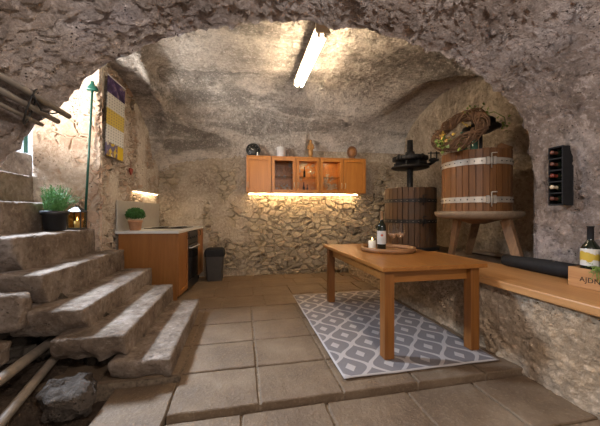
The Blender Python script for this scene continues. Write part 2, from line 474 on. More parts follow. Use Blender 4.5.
XL0, YL0, XL1, YL1 = -1.685, 3.80, -1.48, 5.62     # left wall line (kitchen side)
def back_y(x): return 5.52-.045*x
def ell(t): t = max(0., min(1., t)); return math.sqrt(max(0., 1-(1-t)**2))
ZS = 1.90
def dome_z(x, y):
    xl = XL0+(XL1-XL0)*max(0, (y-YL0)/(YL1-YL0))
    eb = ell((back_y(x)+.02-y)/1.55); el = ell((x-xl+.05)/(.8+1.0*max(0., (y-4.2)/1.1)**1.5)); er = ell((3.65-x)/1.5)
    m = ZS+1.28*eb*min(el, 1)*er
    t = (y-3.67)/1.60; L = 2.0+1.10*math.sqrt(max(0, 1-t*t)) if x < .6 else 0
    t2 = (y-3.90)/1.64; Rr = 2.0+1.14*math.sqrt(max(0, 1-t2*t2)) if x > 1.2 else 0
    z = m
    for q in (L, Rr):
        if q > 0:
            d = m-q; z = max(z, q)
            z -= .07*math.exp(-(d/.05)**2)
    return max(z, ZS-.02)
def dome_fn(u, v):
    x = -1.78+u*5.5; y = 2.2+v*(5.64-2.2)
    y = min(y, 5.68)
    return Vector((x, y, dome_z(x, y)))
struct(grid('ceiling', dome_fn, 230, 150, M['dome'], flip=True), 'smoked plaster vault over the rear chamber')
def back_fn(u, v):
    x = -1.75+u*5.5; z = -.05+v*2.45
    return Vector((x, back_y(x), z))
struct(grid('wall_back', back_fn, 300, 140, M['back']), 'rubble and plaster rear wall')
def left_fn(u, v):
    t = u
    x = XL0+(XL1-XL0)*t; y = YL0+(YL1-YL0)*t; z = -.05+v*3.3
    return Vector((x, y, z))
struct(grid('wall_left', left_fn, 100, 170, M['left']), 'rough brick and plaster wall beside the kitchen unit')
def stw_fn(u, v): return Vector((-2.36+u*.715, 3.84, -.05+v*3.6))
struct(grid('wall_stair', stw_fn, 40, 190, M['stairwall']), 'sunlit pinkish plaster wall beside the steps')
def jamb_fn(u, v): return Vector((-3.9+u*1.56, 4.35, -.05+v*3.9))
struct(grid('wall_landing', jamb_fn, 60, 150, M['white']), 'whitewashed wall at the head of the steps')
def near_fn(u, v): return Vector((-3.9+u*2.25, 2.24, -.2+v*3.7))
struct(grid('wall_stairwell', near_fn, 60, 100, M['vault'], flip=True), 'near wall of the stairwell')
def niche_fn(u, v):
    z = -.05+v*3.2; q = max(0, min(1, (z-1.5)/1.4)); q = q*q*(3-2*q)
    return Vector((3.64-.42*q, 2.1+u*3.5, z))
struct(grid('wall_right', niche_fn, 150, 130, M['niche'], flip=True), 'plaster wall of the side niche')
mb = MB(); mb.box(-3.15, -1.72, 2.2, 4.4, 3.45, 3.55); struct(mb.build('stair_light_block', M['vault']), 'unseen slab added over the steps to hold back sky light')  # unseen slab, added to cut the sky light falling into the stairwell
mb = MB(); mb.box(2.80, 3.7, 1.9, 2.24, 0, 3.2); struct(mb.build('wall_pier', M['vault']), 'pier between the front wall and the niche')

# floor slabs: one structure, its paving modelled slab by slab
mb = MB()
def slab(x0, x1, y0, y1, z):
    g = .004; dz = random.uniform(-.002, .002); tx = random.uniform(-.005, .005); ty = random.uniform(-.005, .005)
    b = .009
    V = []; cx, cy = (x0+x1)/2, (y0+y1)/2
    x0 += g+random.uniform(0, .004); x1 -= g+random.uniform(0, .004); y0 += g; y1 -= g+random.uniform(0, .005)
    nx, ny = 6, 6
    def P(i, j, ins, zz):
        x = x0+ins+(x1-x0-2*ins)*i/nx; y = y0+ins+(y1-y0-2*ins)*j/ny
        if ins == 0 or True:
            if i in (0, nx): x += .006*nz((x, y, 1), 12)
            if j in (0, ny): y += .006*nz((x, y, 7), 12)
        return (x, y, z+zz+dz+tx*(x-cx)+ty*(y-cy)+.003*nz((x, y, 0), 5))
    top = [P(i, j, b, 0) for j in range(ny+1) for i in range(nx+1)]
    W = nx+1
    fs = [(j*W+i, j*W+i+1, (j+1)*W+i+1, (j+1)*W+i) for j in range(ny) for i in range(nx)]
    per = [(i, 0) for i in range(nx)]+[(nx, j) for j in range(ny)]+[(i, ny) for i in range(nx, 0, -1)]+[(0, j) for j in range(ny, 0, -1)]
    base = len(top); n = len(per)
    e1 = [P(i, j, .003, -.006) for i, j in per]; e2 = [P(i, j, 0, -.09) for i, j in per]
    V = top+e1+e2
    for a in range(n):
        c = (a+1) % n; ta = per[a][1]*W+per[a][0]; tc = per[c][1]*W+per[c][0]
        fs.append((base+a, base+c, tc, ta)); fs.append((base+n+a, base+n+c, base+c, base+a))
    mb.add(V, fs, False)
ys = [1.78, 2.22, 2.68, 3.15, 3.66, 4.12, 4.6, 5.07, 5.58]
for r in range(len(ys)-1):
    off = 0 if r < 4 else [.18, .05, .22, .1][r-4]
    for c in range(-3, 4):
        x0, x1 = .11+.55*c+off, .11+.55*(c+1)+off
        if r < 1 and x1 < -.40: continue
        slab(x0, min(x1, 2.2), ys[r], ys[r+1], .0)
slab(-.87, -.445, 1.50, 2.19, -.03)
slab(-.87, -.445, .98, 1.50, -.035)
ny_ = [1.78, 1.31, .84, .37, -.1, -.57, -1.04, -1.6]
cs = [-.445, .0, .53, 1.1, 1.62, 2.2]
for r in range(len(ny_)-1):
    for c in range(len(cs)-1):
        o = .0 if r == 0 else (.2 if r % 2 else .05)
        slab(max(-.87, cs[c]+(o if c else 0)), cs[c+1]+(o if c < 4 else 0), ny_[r+1], ny_[r], -.042)
    if r > 1: slab(-.87, -.445, ny_[r+1], ny_[r], -.04)
fl = struct(mb.build('floor', M['slab']), 'worn stone slab paving')
mb = MB(); mb.box(-.435, 2.3, -1.7, 1.772, -.2, -.056); mb.box(-.866, -.449, -1.7, 2.19, -.2, -.047); mb.box(-.43, 2.4, 1.79, 2.215, -.2, -.014); mb.box(-1.8, 2.4, 2.215, 5.7, -.2, -.013)
struct(mb.build('floor_bed', M['joint']), 'earth bed under the slabs')
def pit_fn(u, v):
    x = -1.9+u*1.06; y = -1.7+v*5.0
    t = max(0, min(1, (-.93-x)/.6)); t = t*t*(3-2*t)
    return Vector((x, y, -.13+.17*t+.05*nz((x, y, 0), 4)+.02*nz((x, y, 3), 14)))
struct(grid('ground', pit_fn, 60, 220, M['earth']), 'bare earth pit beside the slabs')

# masonry bench under the plank
def bench_fn(u, v):
    y = -1.7+u*7.1; z = -.1+v*.68
    return Vector((2.075+.02*nz((y, z, 0), 2)+.015*(1-v), y, z))
struct(grid('wall_bench', bench_fn, 340, 60, M['benchwall'], flip=True), 'rough plastered masonry bench')
def ledge_fn(u, v): return Vector((2.1+u*1.56, -1.7+v*7.2, .565+.01*nz((u*2, v*7, 0), 5)))
struct(grid('floor_ledge', ledge_fn, 60, 200, M['joint']), 'dark top of the masonry bench')

# ------------------------------------------------------------------ staircase
st = thing('staircase', 'worn concrete steps with broken near ends rising past the plastered wall', 'stairs')
#        nose x, z top, y near, y far, thickness, depth
STEPS = [(-.50,.155,2.16,3.58,.17,.40), (-.81,.325,2.20,3.68,.22,.46), (-1.12,.49,2.31,3.93,.24,.46), (-1.45,.722,2.44,3.96,.27,.42),
         (-1.72,.99,2.56,3.83,.30,.44), (-2.05,1.285,2.60,3.83,.32,.44), (-2.35,1.605,2.6,4.3,.34,.42), (-2.65,1.93,2.6,4.3,.34,1.2)]
for i, (xn, zt, y0, y1, th, dp) in enumerate(STEPS):
    h = (dp/2, (y1-y0)/2, th/2)
    V, F = rockbox(h, .012, .022, .0035, 5, i+1)
    c = Vector((xn-dp/2, (y0+y1)/2, zt-th/2)); out = []
    for p in V:
        q = p.copy()
        near = max(0, min(1, (-p.y-h[1]+.30)/.30))               # broken near end: underside breaks away
        low = max(0, (h[2]-p.z)/(2*h[2]))
        q.y += near*low*low*(.10+.10*nz((p.x*2+i, p.z*2, 0), 4))
        q.z += near*low*(.03 if i else .008)*(1+nz((p.x+i, p.y, 2), 6))
        q += nzv(p+Vector((i, i, i)), 9)*.005*near*(.2+low)+nzv(p*1.0+Vector((i, 0, 0)), 26)*.0025
        out.append(q+c)
    mb = MB(); mb.add(out, F, True); mb.build('step', M['step'], st)
# rubble under the steps
def fill_fn(u, v):
    x = -1.95+u*1.28; z = -.12+v*1.0
    top = .02+max(0, (-.62-x))*.56
    z = min(z, max(-.1, top)) 
    return Vector((x, 2.52+.10*nz((x, z, 5), 4)+.18*max(0, min(1, (z+.1)/.5)), z))
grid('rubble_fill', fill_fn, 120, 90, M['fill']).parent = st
mb = MB()
for (xn, zt, y0, y1, th, dp) in STEPS:
    mb.box(xn-dp, xn-.05, y0+.55, y1-.05, -.1, zt-th+.02)
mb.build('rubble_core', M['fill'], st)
def boulder(name, label, c, h, seed, rz=0, r=.05, amp=.03, cat='stone', mat=None):
    V, F = rockbox(h, min(r, min(h)*.9), .022, amp, 6, seed)
    mb = MB(); mb.add(V, F, True)
    o = mb.build(name, mat or M['rock']); o.location = c; o.rotation_euler = (0, 0, rz); tag(o, label, cat); return o
boulder('stone_block', 'pale squared stone block at the left edge of the pit, higher of two', (-1.585, 2.31, .50), (.12,.09,.125), 3, .1, .04, .02, 'stone', M['step'])
boulder('stone_block', 'long stone block lying under the squared block by the pipes', (-1.64, 2.17, .275), (.16,.085,.08), 5, -.15, .04, .025, 'stone', M['step'])
o = boulder('loose_rock', 'grey loose rock lying in the earth pit beside the floor slab', (-1.045, 2.0, .035), (.13,.10,.095), 11, .5, .06, .05, 'rock')
o.rotation_euler = (.25, .2, .55)
for nm, p, lab, r in (('drain_pipe', [(-1.30,1.35,.26), (-1.366,1.95,.22), (-1.48,2.65,.165), (-1.56,3.1,.13)], 'upper grey drain pipe crossing the earth pit under the steps', .033),
                      ('drain_pipe', [(-1.20,1.25,.02), (-1.255,1.8,.07), (-1.36,2.6,.15), (-1.42,3.0,.19)], 'lower grey drain pipe next to the loose rock in the pit', .028)):
    mb = MB(); mb.tube(p, r, 18); o = mb.build(nm, M['pipe_pit']); tag(o, lab, 'pipe')

# ------------------------------------------------------------------ conduits on the vault
cp = [('conduit_pipe', 'upper grey conduit pipe fixed under the vault by the stair opening', -1.235, 1.925, .019, 2.30, 1.2),
      ('conduit_pipe', 'middle grey conduit pipe fixed under the vault by the stair opening', -1.270, 1.868, .018, 2.24, 1.2),
      ('conduit_pipe', 'lowest thin conduit pipe under the two thicker ones by the stair opening', -1.31, 1.815, .013, 2.15, 1.2)]
for nm, lab, x, z, r, ye, ys_ in cp:
    x += .035; z -= .05
    mb = MB(); mb.tube([(x-.01, ys_, z+.012), (x, 1.8, z), (x, ye, z-.012)], r, 14)
    o = mb.build(nm, M['pipe_grey']); tag(o, lab, 'pipe', 'conduits under the vault')
mb = MB()
pts = []
for i in range(29):
    t = i/28*2*PI
    pts.append((-1.225+.035*math.cos(t)-.06*math.sin(t)*.5, 1.97+.10*math.sin(t)*.6, 1.81+.105*math.cos(t)))
mb.tube(pts[:-1], .0045, 8, closed=True)
mb.tube([(-1.17, 1.90, 1.86), (-1.19, 2.0, 1.80), (-1.20, 2.12, 1.82), (-1.19, 2.2, 1.86)], .0045, 8)
o = mb.build('cable_loop', M['cable']); tag(o, 'black cable looped around the grey conduits under the vault', 'cable')

# ------------------------------------------------------------------ table and rug
t = thing('dining_table', 'honey oak table with four square legs standing on the grey rug', 'table', (1.54, 2.85, 0))
mb = MB(); mb.box(-.475, .475, -.83, .83, .722, .758); mb.build('tabletop', M['oak_y'], t, .006)
mb = MB()
mb.box(-.39, .39, -.735, -.713, .615, .722); mb.box(-.39, .39, .713, .735, .615, .722)
mb.box(-.385, -.363, -.713, .713, .615, .722); mb.box(.363, .385, -.713, .713, .615, .722)
mb.build('apron', M['oak_x'], t, .002)
for sx in (-1, 1):
    for sy in (-1, 1):
        mb = MB(); mb.box(sx*.395-.042, sx*.395+.042, sy*.74-.042, sy*.74+.042, .019, .722); mb.build('leg', M['oak_z_shade'], t, .004)
k = NT('rug_weave')
x, y, z = k.xyz()
W, Hh = .315, .365
ky = k.math('MULTIPLY', y, 2*PI/Hh); cw = k.math('COSINE', ky)
aw = k.math('MULTIPLY', cw, W/4*.86)
def wrap(v, off, per):
    return k.math('SUBTRACT', k.math('FLOORED_MODULO', k.math('ADD', v, off+per/2+per*20), per), per/2)
f0 = wrap(x, 0, W); f1 = wrap(x, W/2, W)
d0 = k.math('ABSOLUTE', k.math('SUBTRACT', f0, aw)); d1 = k.math('ABSOLUTE', k.math('ADD', f1, aw))
dm = k.math('MINIMUM', d0, d1)
band = k.smooth(dm, .0175, .0215, 1, 0)
def dot(ox, oy):
    a = k.math('ABSOLUTE', wrap(x, ox, W)); b = k.math('ABSOLUTE', wrap(y, oy, Hh))
    return k.smooth(k.math('ADD', k.math('MULTIPLY', a, 1.0), k.math('MULTIPLY', b, .72)), .040, .045, 1, 0)
pat = k.math('MAXIMUM', band, k.math('MAXIMUM', dot(-W/4, Hh/2), dot(W/4, 0)))
bx = k.smooth(k.math('ABSOLUTE', x), .635, .637); by = k.smooth(k.math('ABSOLUTE', y), 1.02, 1.022)
pat = k.math('MAXIMUM', pat, k.math('MAXIMUM', bx, by))
wv = k.noise(260, 3, .6, k.map((1, 1.6, 1)))
c = k.mix(pat, (.165,.148,.147), (.40,.36,.335))
c = k.mix(k.smooth(wv, .4, .7, 0, .35), c, (.25,.222,.215))
k.base(c, .95, 0, .15); k.bump(k.math('ADD', wv, pat), .003, .6)
def rug_fn(u, v):
    x = -.65+u*1.3; y = -1.04+v*2.08
    return (x, y, 0)
V = []; nxr, nyr = 40, 60
mb = MB()
def rz_(x, y): return .004+.0022*nz((x, y, 0), 3.5)
V = [(-.65+1.3*i/nxr+.006*nz((i*.3, j*.1, 1), 1.2), -1.04+2.08*j/nyr+.006*nz((i*.2, j*.2, 5), 1), rz_(i*.033, j*.035)) for j in range(nyr+1) for i in range(nxr+1)]
F = [(j*(nxr+1)+i, j*(nxr+1)+i+1, (j+1)*(nxr+1)+i+1, (j+1)*(nxr+1)+i) for j in range(nyr) for i in range(nxr)]
mb.add(V, F, True)
o = mb.build('patterned_rug', k.m); o.location = (1.355, 2.945, .006); tag(o, 'grey woven rug with pale ogee lattice pattern lying under the oak table', 'rug')
sd = o.modifiers.new('thickness', 'SOLIDIFY'); sd.thickness = .006; sd.offset = 1

# tray set
TZ = .759
t = thing('round_tray', 'round wooden tray with raised rim on the oak table', 'tray', (1.60, 2.93, TZ))
mb = MB(); mb.lathe([(.27, 0), (.275, .004), (.275, .014), (.0001, .014)], 56); mb.build('tray_base', M['tray'], t)
mb = MB(); mb.lathe([(.272, .002), (.29, .002), (.292, .045), (.275, .048), (.272, .014)], 56, capb=False, capt=False); mb.build('rim', M['tray'], t)
def bottle_obj(name, label, loc, h, r, lab_mat, cap_mat, lz=(.16, .5), group=None, capl=.2):
    t = thing(name, label, 'bottle', loc, 0, group)
    pr = [(r*.8, 0), (r, .015*h), (r, .60*h), (r*.94, .64*h), (r*.6, .71*h), (r*.36, .76*h), (r*.31, .82*h), (r*.31, .985*h), (r*.36, .99*h), (r*.30, h)]
    mb = MB(); mb.lathe(pr, 28); mb.build('glass_body', M['bottle'], t)
    mb = MB(); mb.lathe([(r*1.012, lz[0]*h), (r*1.012, lz[1]*h)], 24, a0=R(120), a1=R(330), capb=False, capt=False); mb.build('paper_label', lab_mat, t)
    mb = MB(); mb.lathe([(r*.345, (1-capl)*h), (r*.345, .985*h), (r*.40, .987*h), (r*.39, 1.003*h), (.001, 1.003*h)], 20, capb=False); mb.build('capsule', cap_mat, t)
    return t
k = NT('label_red_emblem'); x, y, z = k.xyz()
em = k.smooth(k.math('ADD', k.math('POWER', k.math('SUBTRACT', z, .165), 2.), k.math('POWER', k.math('ADD', x, .018), 2.)), .00012, .00020, 1, 0)
ln = k.math('MULTIPLY', k.smooth(k.math('SINE', k.math('MULTIPLY', z, 480.)), .5, .7), k.smooth(z, .135, .14, 1, 0))
c = k.mix(k.math('MULTIPLY', ln, .45), (.62,.60,.55), (.2,.18,.16)); c = k.mix(em, c, (.50,.10,.05)); k.base(c, .7); M['lab1'] = k.m
k = NT('label_yellow_wave'); x, y, z = k.xyz()
wv_ = k.math('ADD', z, k.math('MULTIPLY', k.noise(16, 3), .12))
c = k.mix(k.smooth(wv_, .235, .245), (.62,.60,.55), (.52,.36,.04)); c = k.mix(k.smooth(wv_, .29, .298), c, (.62,.60,.54)); k.base(c, .7); M['lab2'] = k.m
bottle_obj('wine_bottle', 'dark wine bottle with white label and tan neck on the round tray', (1.50, 2.885, TZ+.0146), .425, .047, M['lab1'], M['gold'], (.16, .50), None, .24)
t = thing('pillar_candle', 'lit white pillar candle standing on the round tray', 'candle', (1.455, 3.02, TZ+.0146))
mb = MB(); mb.lathe([(.042, 0), (.043, .004), (.042, .088), (.036, .092), (.020, .086), (.001, .084)], 26); mb.build('wax', M['wax'], t)
mb = MB(); mb.tube([(0,0,.083), (0,0,.102)], .0015, 6); mb.build('wick', M['black'], t)
mb = MB(); mb.lathe([(.0005,.096), (.006,.103), (.0075,.110), (.004,.122), (.0004,.134)], 12); mb.build('flame', M['flame'], t)
def wineglass(label, loc, group=None, h=.29, R_=.05, wine=True, name='wine_glass'):
    t = thing(name, label, 'wine glass', loc, 0, group)
    mb = MB(); mb.lathe([(.038, 0), (.038, .002), (.008, .006), (.004, .012)], 24); mb.build('foot', M['glass'], t)
    mb = MB(); mb.lathe([(.004, .01), (.0035, h*.5)], 10); mb.build('stem', M['glass'], t)
    b = [(.004, h*.44), (.025, h*.50), (R_*.96, h*.60), (R_, h*.68), (R_*.92, h*.84), (R_*.82, h)]
    mb = MB(); mb.lathe(b, 28, capt=False); mb.build('bowl', M['glass'], t)
    if wine:
        mb = MB(); mb.lathe([(.003, h*.45), (.023, h*.505), (R_*.92, h*.60), (R_*.955, h*.635), (.001, h*.636)], 28); mb.build('rose_wine', M['wine'], t, label='pale rose wine')
    return t
wineglass('stemmed glass of rose wine on the tray, next to the dark bottle', (1.615, 2.85, TZ+.0146), 'glasses on the tray')
wineglass('stemmed glass of rose wine on the tray, farther from the dark bottle', (1.722, 2.88, TZ+.0146), 'glasses on the tray')

# ------------------------------------------------------------------ wall cabinets
CY = back_y(1.18)-.385; CR = -math.atan(.045)
cabroot = Matrix.Translation((1.18, CY, 1.545)) @ Matrix.Rotation(CR, 4, 'Z')
def cabloc(x, y=0, z=0): return cabroot @ Vector((x, y, z))
DW, CH, CD = .444, .635, .36
def door(parent, x0, x1, glass, hx):
    """framed door in the plane y=0..-.02"""
    y0, y1 = -.026, -.001; z0, z1 = .004, CH-.004; w = .054
    mb = MB()
    mb.box(x0, x0+w, y0, y1, z0, z1); mb.box(x1-w, x1, y0, y1, z0, z1)
    mb.box(x0+w, x1-w, y0, y1, z0, z0+w); mb.box(x0+w, x1-w, y0, y1, z1-w, z1)
    d = mb.build('door', M['alder_z'], parent, .003)
    mb = MB()
    if glass: mb.box(x0+w, x1-w, -.013, -.009, z0+w, z1-w); mb.build('pane', M['pane'], d)
    else:
        mb.box(x0+w, x1-w, -.008, -.003, z0+w, z1-w); g_ = .014
        mb.box(x0+w+g_, x1-w-g_, -.013, -.008, z0+w+g_, z1-w-g_); mb.build('panel', M['alder_z'], d)
    mb = MB(); hz = z0+.085
    mb.tube([(hx, y0+.001, hz), (hx, y0-.022, hz+.012), (hx, y0-.026, hz+.05), (hx, y0-.022, hz+.088), (hx, y0+.001, hz+.10)], .0055, 8)
    mb.build('handle', M['brass'], d)
def cab(label, xs, doors, lamp):
    """xs: left/right edges in cabinet run coordinates (centre 0)"""
    x0, x1 = xs; w = x1-x0
    t = thing('wall_cabinet', label, 'cabinet', cabloc((x0+x1)/2), CR, 'wall cabinets on the rear wall')
    a, b = -w/2+.004, w/2-.004
    mb = MB(); th = .018
    mb.box(a, a+th, 0, CD, 0, CH); mb.box(b-th, b, 0, CD, 0, CH)
    mb.box(a+th, b-th, 0, CD, 0, th); mb.box(a+th, b-th, 0, CD, CH-th, CH); mb.box(a+th, b-th, CD-.012, CD, th, CH-th)
    if len(doors) == 2: mb.box(-.009, .009, .02, CD-.012, th, CH-th)
    mb.build('carcass', M['alder_x'], t)
    mb = MB(); mb.box(a-.0005, b+.0005, -.02, CD, CH, CH+.02); mb.build('top_board', M['alder_x'], t, .003)
    n = len(doors)
    for i, (g, side) in enumerate(doors):
        d0 = -w/2+i*DW+.005; d1 = d0+DW-.010
        hx = d0+.03 if side == 'l' else d1-.03
        door(t, d0, d1, g, hx)
        mb = MB(); mb.box(d0+.026, d1-.026, .03, CD-.014, .30, .306)
        mb.build('shelf', M['pane'] if g else M['alder_x'], t, label='glass shelf' if g else None)
    for lx in lamp:
        mb = MB(); mb.lathe([(.026, CH-th-.004), (.026, CH-th), (.001, CH-th)], 18, (lx, .15, 0)); 
        mb.lathe([(.001, CH-th-.005), (.022, CH-th-.005), (.026, CH-th-.004)], 18, (lx, .15, 0)); mb.build('spot_lamp', M['spot'], t)
    return t
xb = -2.5*DW
cab('wall cabinet with one closed panelled door, under the dark round dial', (xb, xb+DW), [(False, 'l')], [])
cab('wall cabinet with a pair of glazed doors, between the two closed doors', (xb+DW, xb+3*DW), [(True, 'r'), (True, 'l')], [DW/2])
cab('wall cabinet with one glazed and one closed door, under the carved round plaque', (xb+3*DW, xb+5*DW), [(True, 'r'), (False, 'l')], [-DW/2])
# contents
gl = [(-.12, .12), (-.03, .16), (.07, .12), (.13, .18)]
first = None
def cabglass(cx, z, label, group, n, hs=.20):
    global first
    for i in range(n):
        dx, dy = gl[i]; p = cabloc(cx+dx, dy, z)
        if first is None: first = o = wineglass(label, p, group, .2, .032, False, 'stemmed_glass')
        else: dup(first, p, 0, label, group)
c2, c3, c4 = xb+1.5*DW, xb+2.5*DW, xb+3.5*DW
cabglass(c2, .307, 'clear stemmed glass on the upper shelf of the unlit glazed cabinet door', 'glasses on the upper unlit cabinet shelf', 4)
cabglass(c2, .019, 'clear stemmed glass on the bottom of the unlit glazed cabinet door', 'glasses on the lower unlit cabinet shelf', 3)
cabglass(c4, .307, 'clear stemmed glass on the upper shelf behind the glazed door nearest the plaque', 'glasses on the upper lit cabinet shelf', 3)
cabglass(c4, .019, 'clear stemmed glass on the bottom behind the glazed door nearest the plaque', 'glasses on the lower lit cabinet shelf', 4)
def minib(nm, lab, p, h, r):
    mb = MB(); mb.lathe([(r*.85, 0), (r, .02*h), (r, .5*h), (r*.4, .68*h), (r*.32, .95*h), (r*.4, .96*h), (r*.38, h)], 18)
    o = mb.build(nm, M['bottle']); o.location = p; tag(o, lab, 'bottle')
minib('small_bottle', 'small dark bottle on the upper shelf of the brightly lit cabinet', cabloc(c3-.04, .14, .307), .2, .022)
minib('small_bottle', 'small dark bottle under the shelf of the brightly lit cabinet, the taller', cabloc(c3-.05, .14, .019), .19, .022)
minib('small_bottle', 'small dark bottle under the shelf of the brightly lit cabinet, the shorter', cabloc(c3+.02, .16, .019), .15, .018)
for (dx, z, lab) in ((.10, .307, 'clear tumbler on the upper shelf of the brightly lit cabinet'), (.11, .019, 'clear tumbler on the bottom of the brightly lit cabinet')):
    mb = MB(); mb.lathe([(.024, 0), (.03, .10), (.028, .10), (.022, .005)], 20, capt=False)
    o = mb.build('tumbler', M['glass']); o.location = cabloc(c3+dx, .14, z); tag(o, lab, 'glass')
# under-cabinet light
t = thing('light_strip', 'glowing strip light under the row of wall cabinets', 'light', cabloc(0, .235, 0), CR)
mb = MB(); mb.box(-1.08, 1.04, -.012, .012, -.012, -.001); mb.build('channel', M['housing'], t)
mb = MB(); mb.box(-1.07, 1.03, -.008, .008, -.018, -.0121); mb.build('diffuser', M['led'], t)
# things on the cabinets
CT = CH+.021
p = cabloc(xb+.125, .16, CT)
t = thing('round_dial', 'dark round dial with pale marks leaning on the first wall cabinet', 'dial', p, CR)
ML = Matrix.Translation((0, 0, .132)) @ Matrix.Rotation(R(78), 4, 'X')
mb = MB(); mb.M = ML; mb.lathe([(.118, -.012), (.13, -.012), (.132, .008), (.12, .016), (.112, .008)], 40, capb=True, capt=False); mb.build('rim', M['dial'], t)
mb = MB(); mb.M = ML; mb.lathe([(.115, -.01), (.115, .006), (.001, .006)], 40); mb.build('face', M['dial'], t)
for i, (a, r_) in enumerate([(60, .09), (100, .09), (140, .085), (170, .09), (200, .07), (230, .09), (20, .09)]):
    mb = MB(); mb.M = ML; mb.lathe([(.006, .0062), (.001, .0085)], 8, (r_*math.cos(R(a)), r_*math.sin(R(a)), 0)); mb.build('mark', M['ceramic'], t)
mb = MB(); mb.M = ML; mb.box(-.05, .0, -.004, .004, .0062, .008, Matrix.Rotation(R(-30), 4, 'Z')); mb.build('pointer', M['ceramic'], t)
t = thing('ceramic_figurine', 'tiny white figurine in front of the dark dial on the cabinet', 'figurine', cabloc(xb+.20, .07, CT), CR)
mb = MB(); mb.lathe([(.02, 0), (.022, .01), (.012, .04), (.009, .05), (.013, .062), (.009, .075), (.001, .08)], 16); mb.build('figure', M['ceramic'], t)
t = thing('steel_pot', 'shiny steel pot standing on the wall cabinets', 'pot', cabloc(xb+.64, .17, CT), CR)
mb = MB(); mb.lathe([(.082, 0), (.086, .006), (.086, .19), (.092, .194), (.092, .199), (.083, .196), (.082, .01), (.001, .008)], 36, capt=False); mb.build('body', M['steel'], t)
for s in (-1, 1):
    mb = MB(); mb.tube([(s*.086, -.03, .165), (s*.115, -.02, .168), (s*.115, .02, .168), (s*.086, .03, .165)], .005, 8); mb.build('handle', M['steel'], t)
# carved figure: robed standing figure holding a child
t = thing('carved_statue', 'carved wooden robed figure standing on the wall cabinets', 'statue', cabloc(.085, .17, CT), CR)
mb = MB(); mb.lathe([(.062, 0), (.065, .01), (.062, .035), (.05, .045)], 8, smooth=False); mb.build('plinth', M['statue'], t)
def skinned(name, chain, edges, mat, parent, lvl=2):
    me = bpy.data.meshes.new(name); me.from_pydata([c[0] for c in chain], edges, [])
    o = link(name, me, mat, parent)
    sk = o.modifiers.new('skin', 'SKIN'); 
    for i, c in enumerate(chain):
        r_ = c[1] if isinstance(c[1], tuple) else (c[1], c[1]); me.skin_vertices[0].data[i].radius = r_
    me.skin_vertices[0].data[0].use_root = True
    sk.use_smooth_shade = True
    sb = o.modifiers.new('sub', 'SUBSURF'); sb.levels = lvl; sb.render_levels = lvl
    return o
ch = [((0,0,.045), (.052,.042)), ((0,0,.12), (.046,.038)), ((.004,0,.20), (.046,.040)), ((0,0,.255), (.048,.038)), ((0,0,.295), (.022,.022)), ((0,-.002,.33), (.032,.033)), ((0,0,.372), (.022,.022)),
      ((-.038,0,.245), .026), ((-.050,-.02,.185), .022), ((-.015,-.05,.19), .013), ((.038,0,.245), .026), ((.052,-.02,.195), .022), ((.028,-.05,.215), .013),
      ((.032,-.052,.245), .018), ((.03,-.055,.278), .015)]
ed = [(0,1),(1,2),(2,3),(3,4),(4,5),(5,6),(3,7),(7,8),(8,9),(3,10),(10,11),(11,12),(12,13),(13,14)]
skinned('figure', ch, ed, M['statue'], t)
t = thing('carved_plaque', 'dark carved round wooden plaque on a small foot on the cabinets', 'plaque', cabloc(xb+5*DW-.21, .17, CT), CR-.25)
mb = MB(); mb.box(-.085, .085, -.045, .045, 0, .03); mb.box(-.06, .06, -.03, .03, .03, .05); mb.build('foot', M['darkwood'], t, .008)
MP = Matrix.Translation((0, 0, .158)) @ Matrix.Diagonal((.82, 1, 1, 1)) @ Matrix.Rotation(R(90), 4, 'X')
mb = MB(); mb.M = MP; mb.lathe([(.085, -.02), (.11, -.022), (.118, 0), (.11, .022), (.09, .024), (.084, .012)], 40, capb=True, capt=False); mb.build('rim', M['darkwood'], t)
mb = MB(); mb.M = MP; mb.lathe([(.088, -.01), (.088, .006), (.07, .008), (.058, .020), (.03, .026), (.001, .028)], 40); mb.build('carved_disc', M['disc'], t)

# ------------------------------------------------------------------ ceiling light
t = thing('ceiling_light', 'long fluorescent batten light with glowing tube on the vaulted ceiling', 'light', (.8, 3.40, 3.03))
mb = MB()
mb.add([(-.07,-.62,.03),(-.045,-.62,.075),(.045,-.62,.075),(.07,-.62,.03),(.035,-.62,.022),(-.035,-.62,.022),
        (-.07,.62,.03),(-.045,.62,.075),(.045,.62,.075),(.07,.62,.03),(.035,.62,.022),(-.035,.62,.022)],
       [(0,1,7,6),(1,2,8,7),(2,3,9,8),(3,4,10,9),(4,5,11,10),(5,0,6,11),(0,5,4,3,2,1),(6,7,8,9,10,11)])
mb.build('housing', M['housing'], t)
for s in (-1, 1):
    mb = MB(); mb.box(-.075, .075, s*.62-.012, s*.62+.012, -.03, .08); mb.build('end_cap', M['housing'], t, .004)
for s in (-1, 1):
    mb = MB(); mb.tube([(s*.034, -.575, -.035), (s*.034, .575, -.035)], .017, 14); mb.build('tube', M['tube'], t)
    for e in (-1, 1):
        mb = MB(); mb.box(s*.034-.014, s*.034+.014, e*.590-.014, e*.590+.014, -.055, .025); mb.build('lamp_holder', M['ceramic'], t)

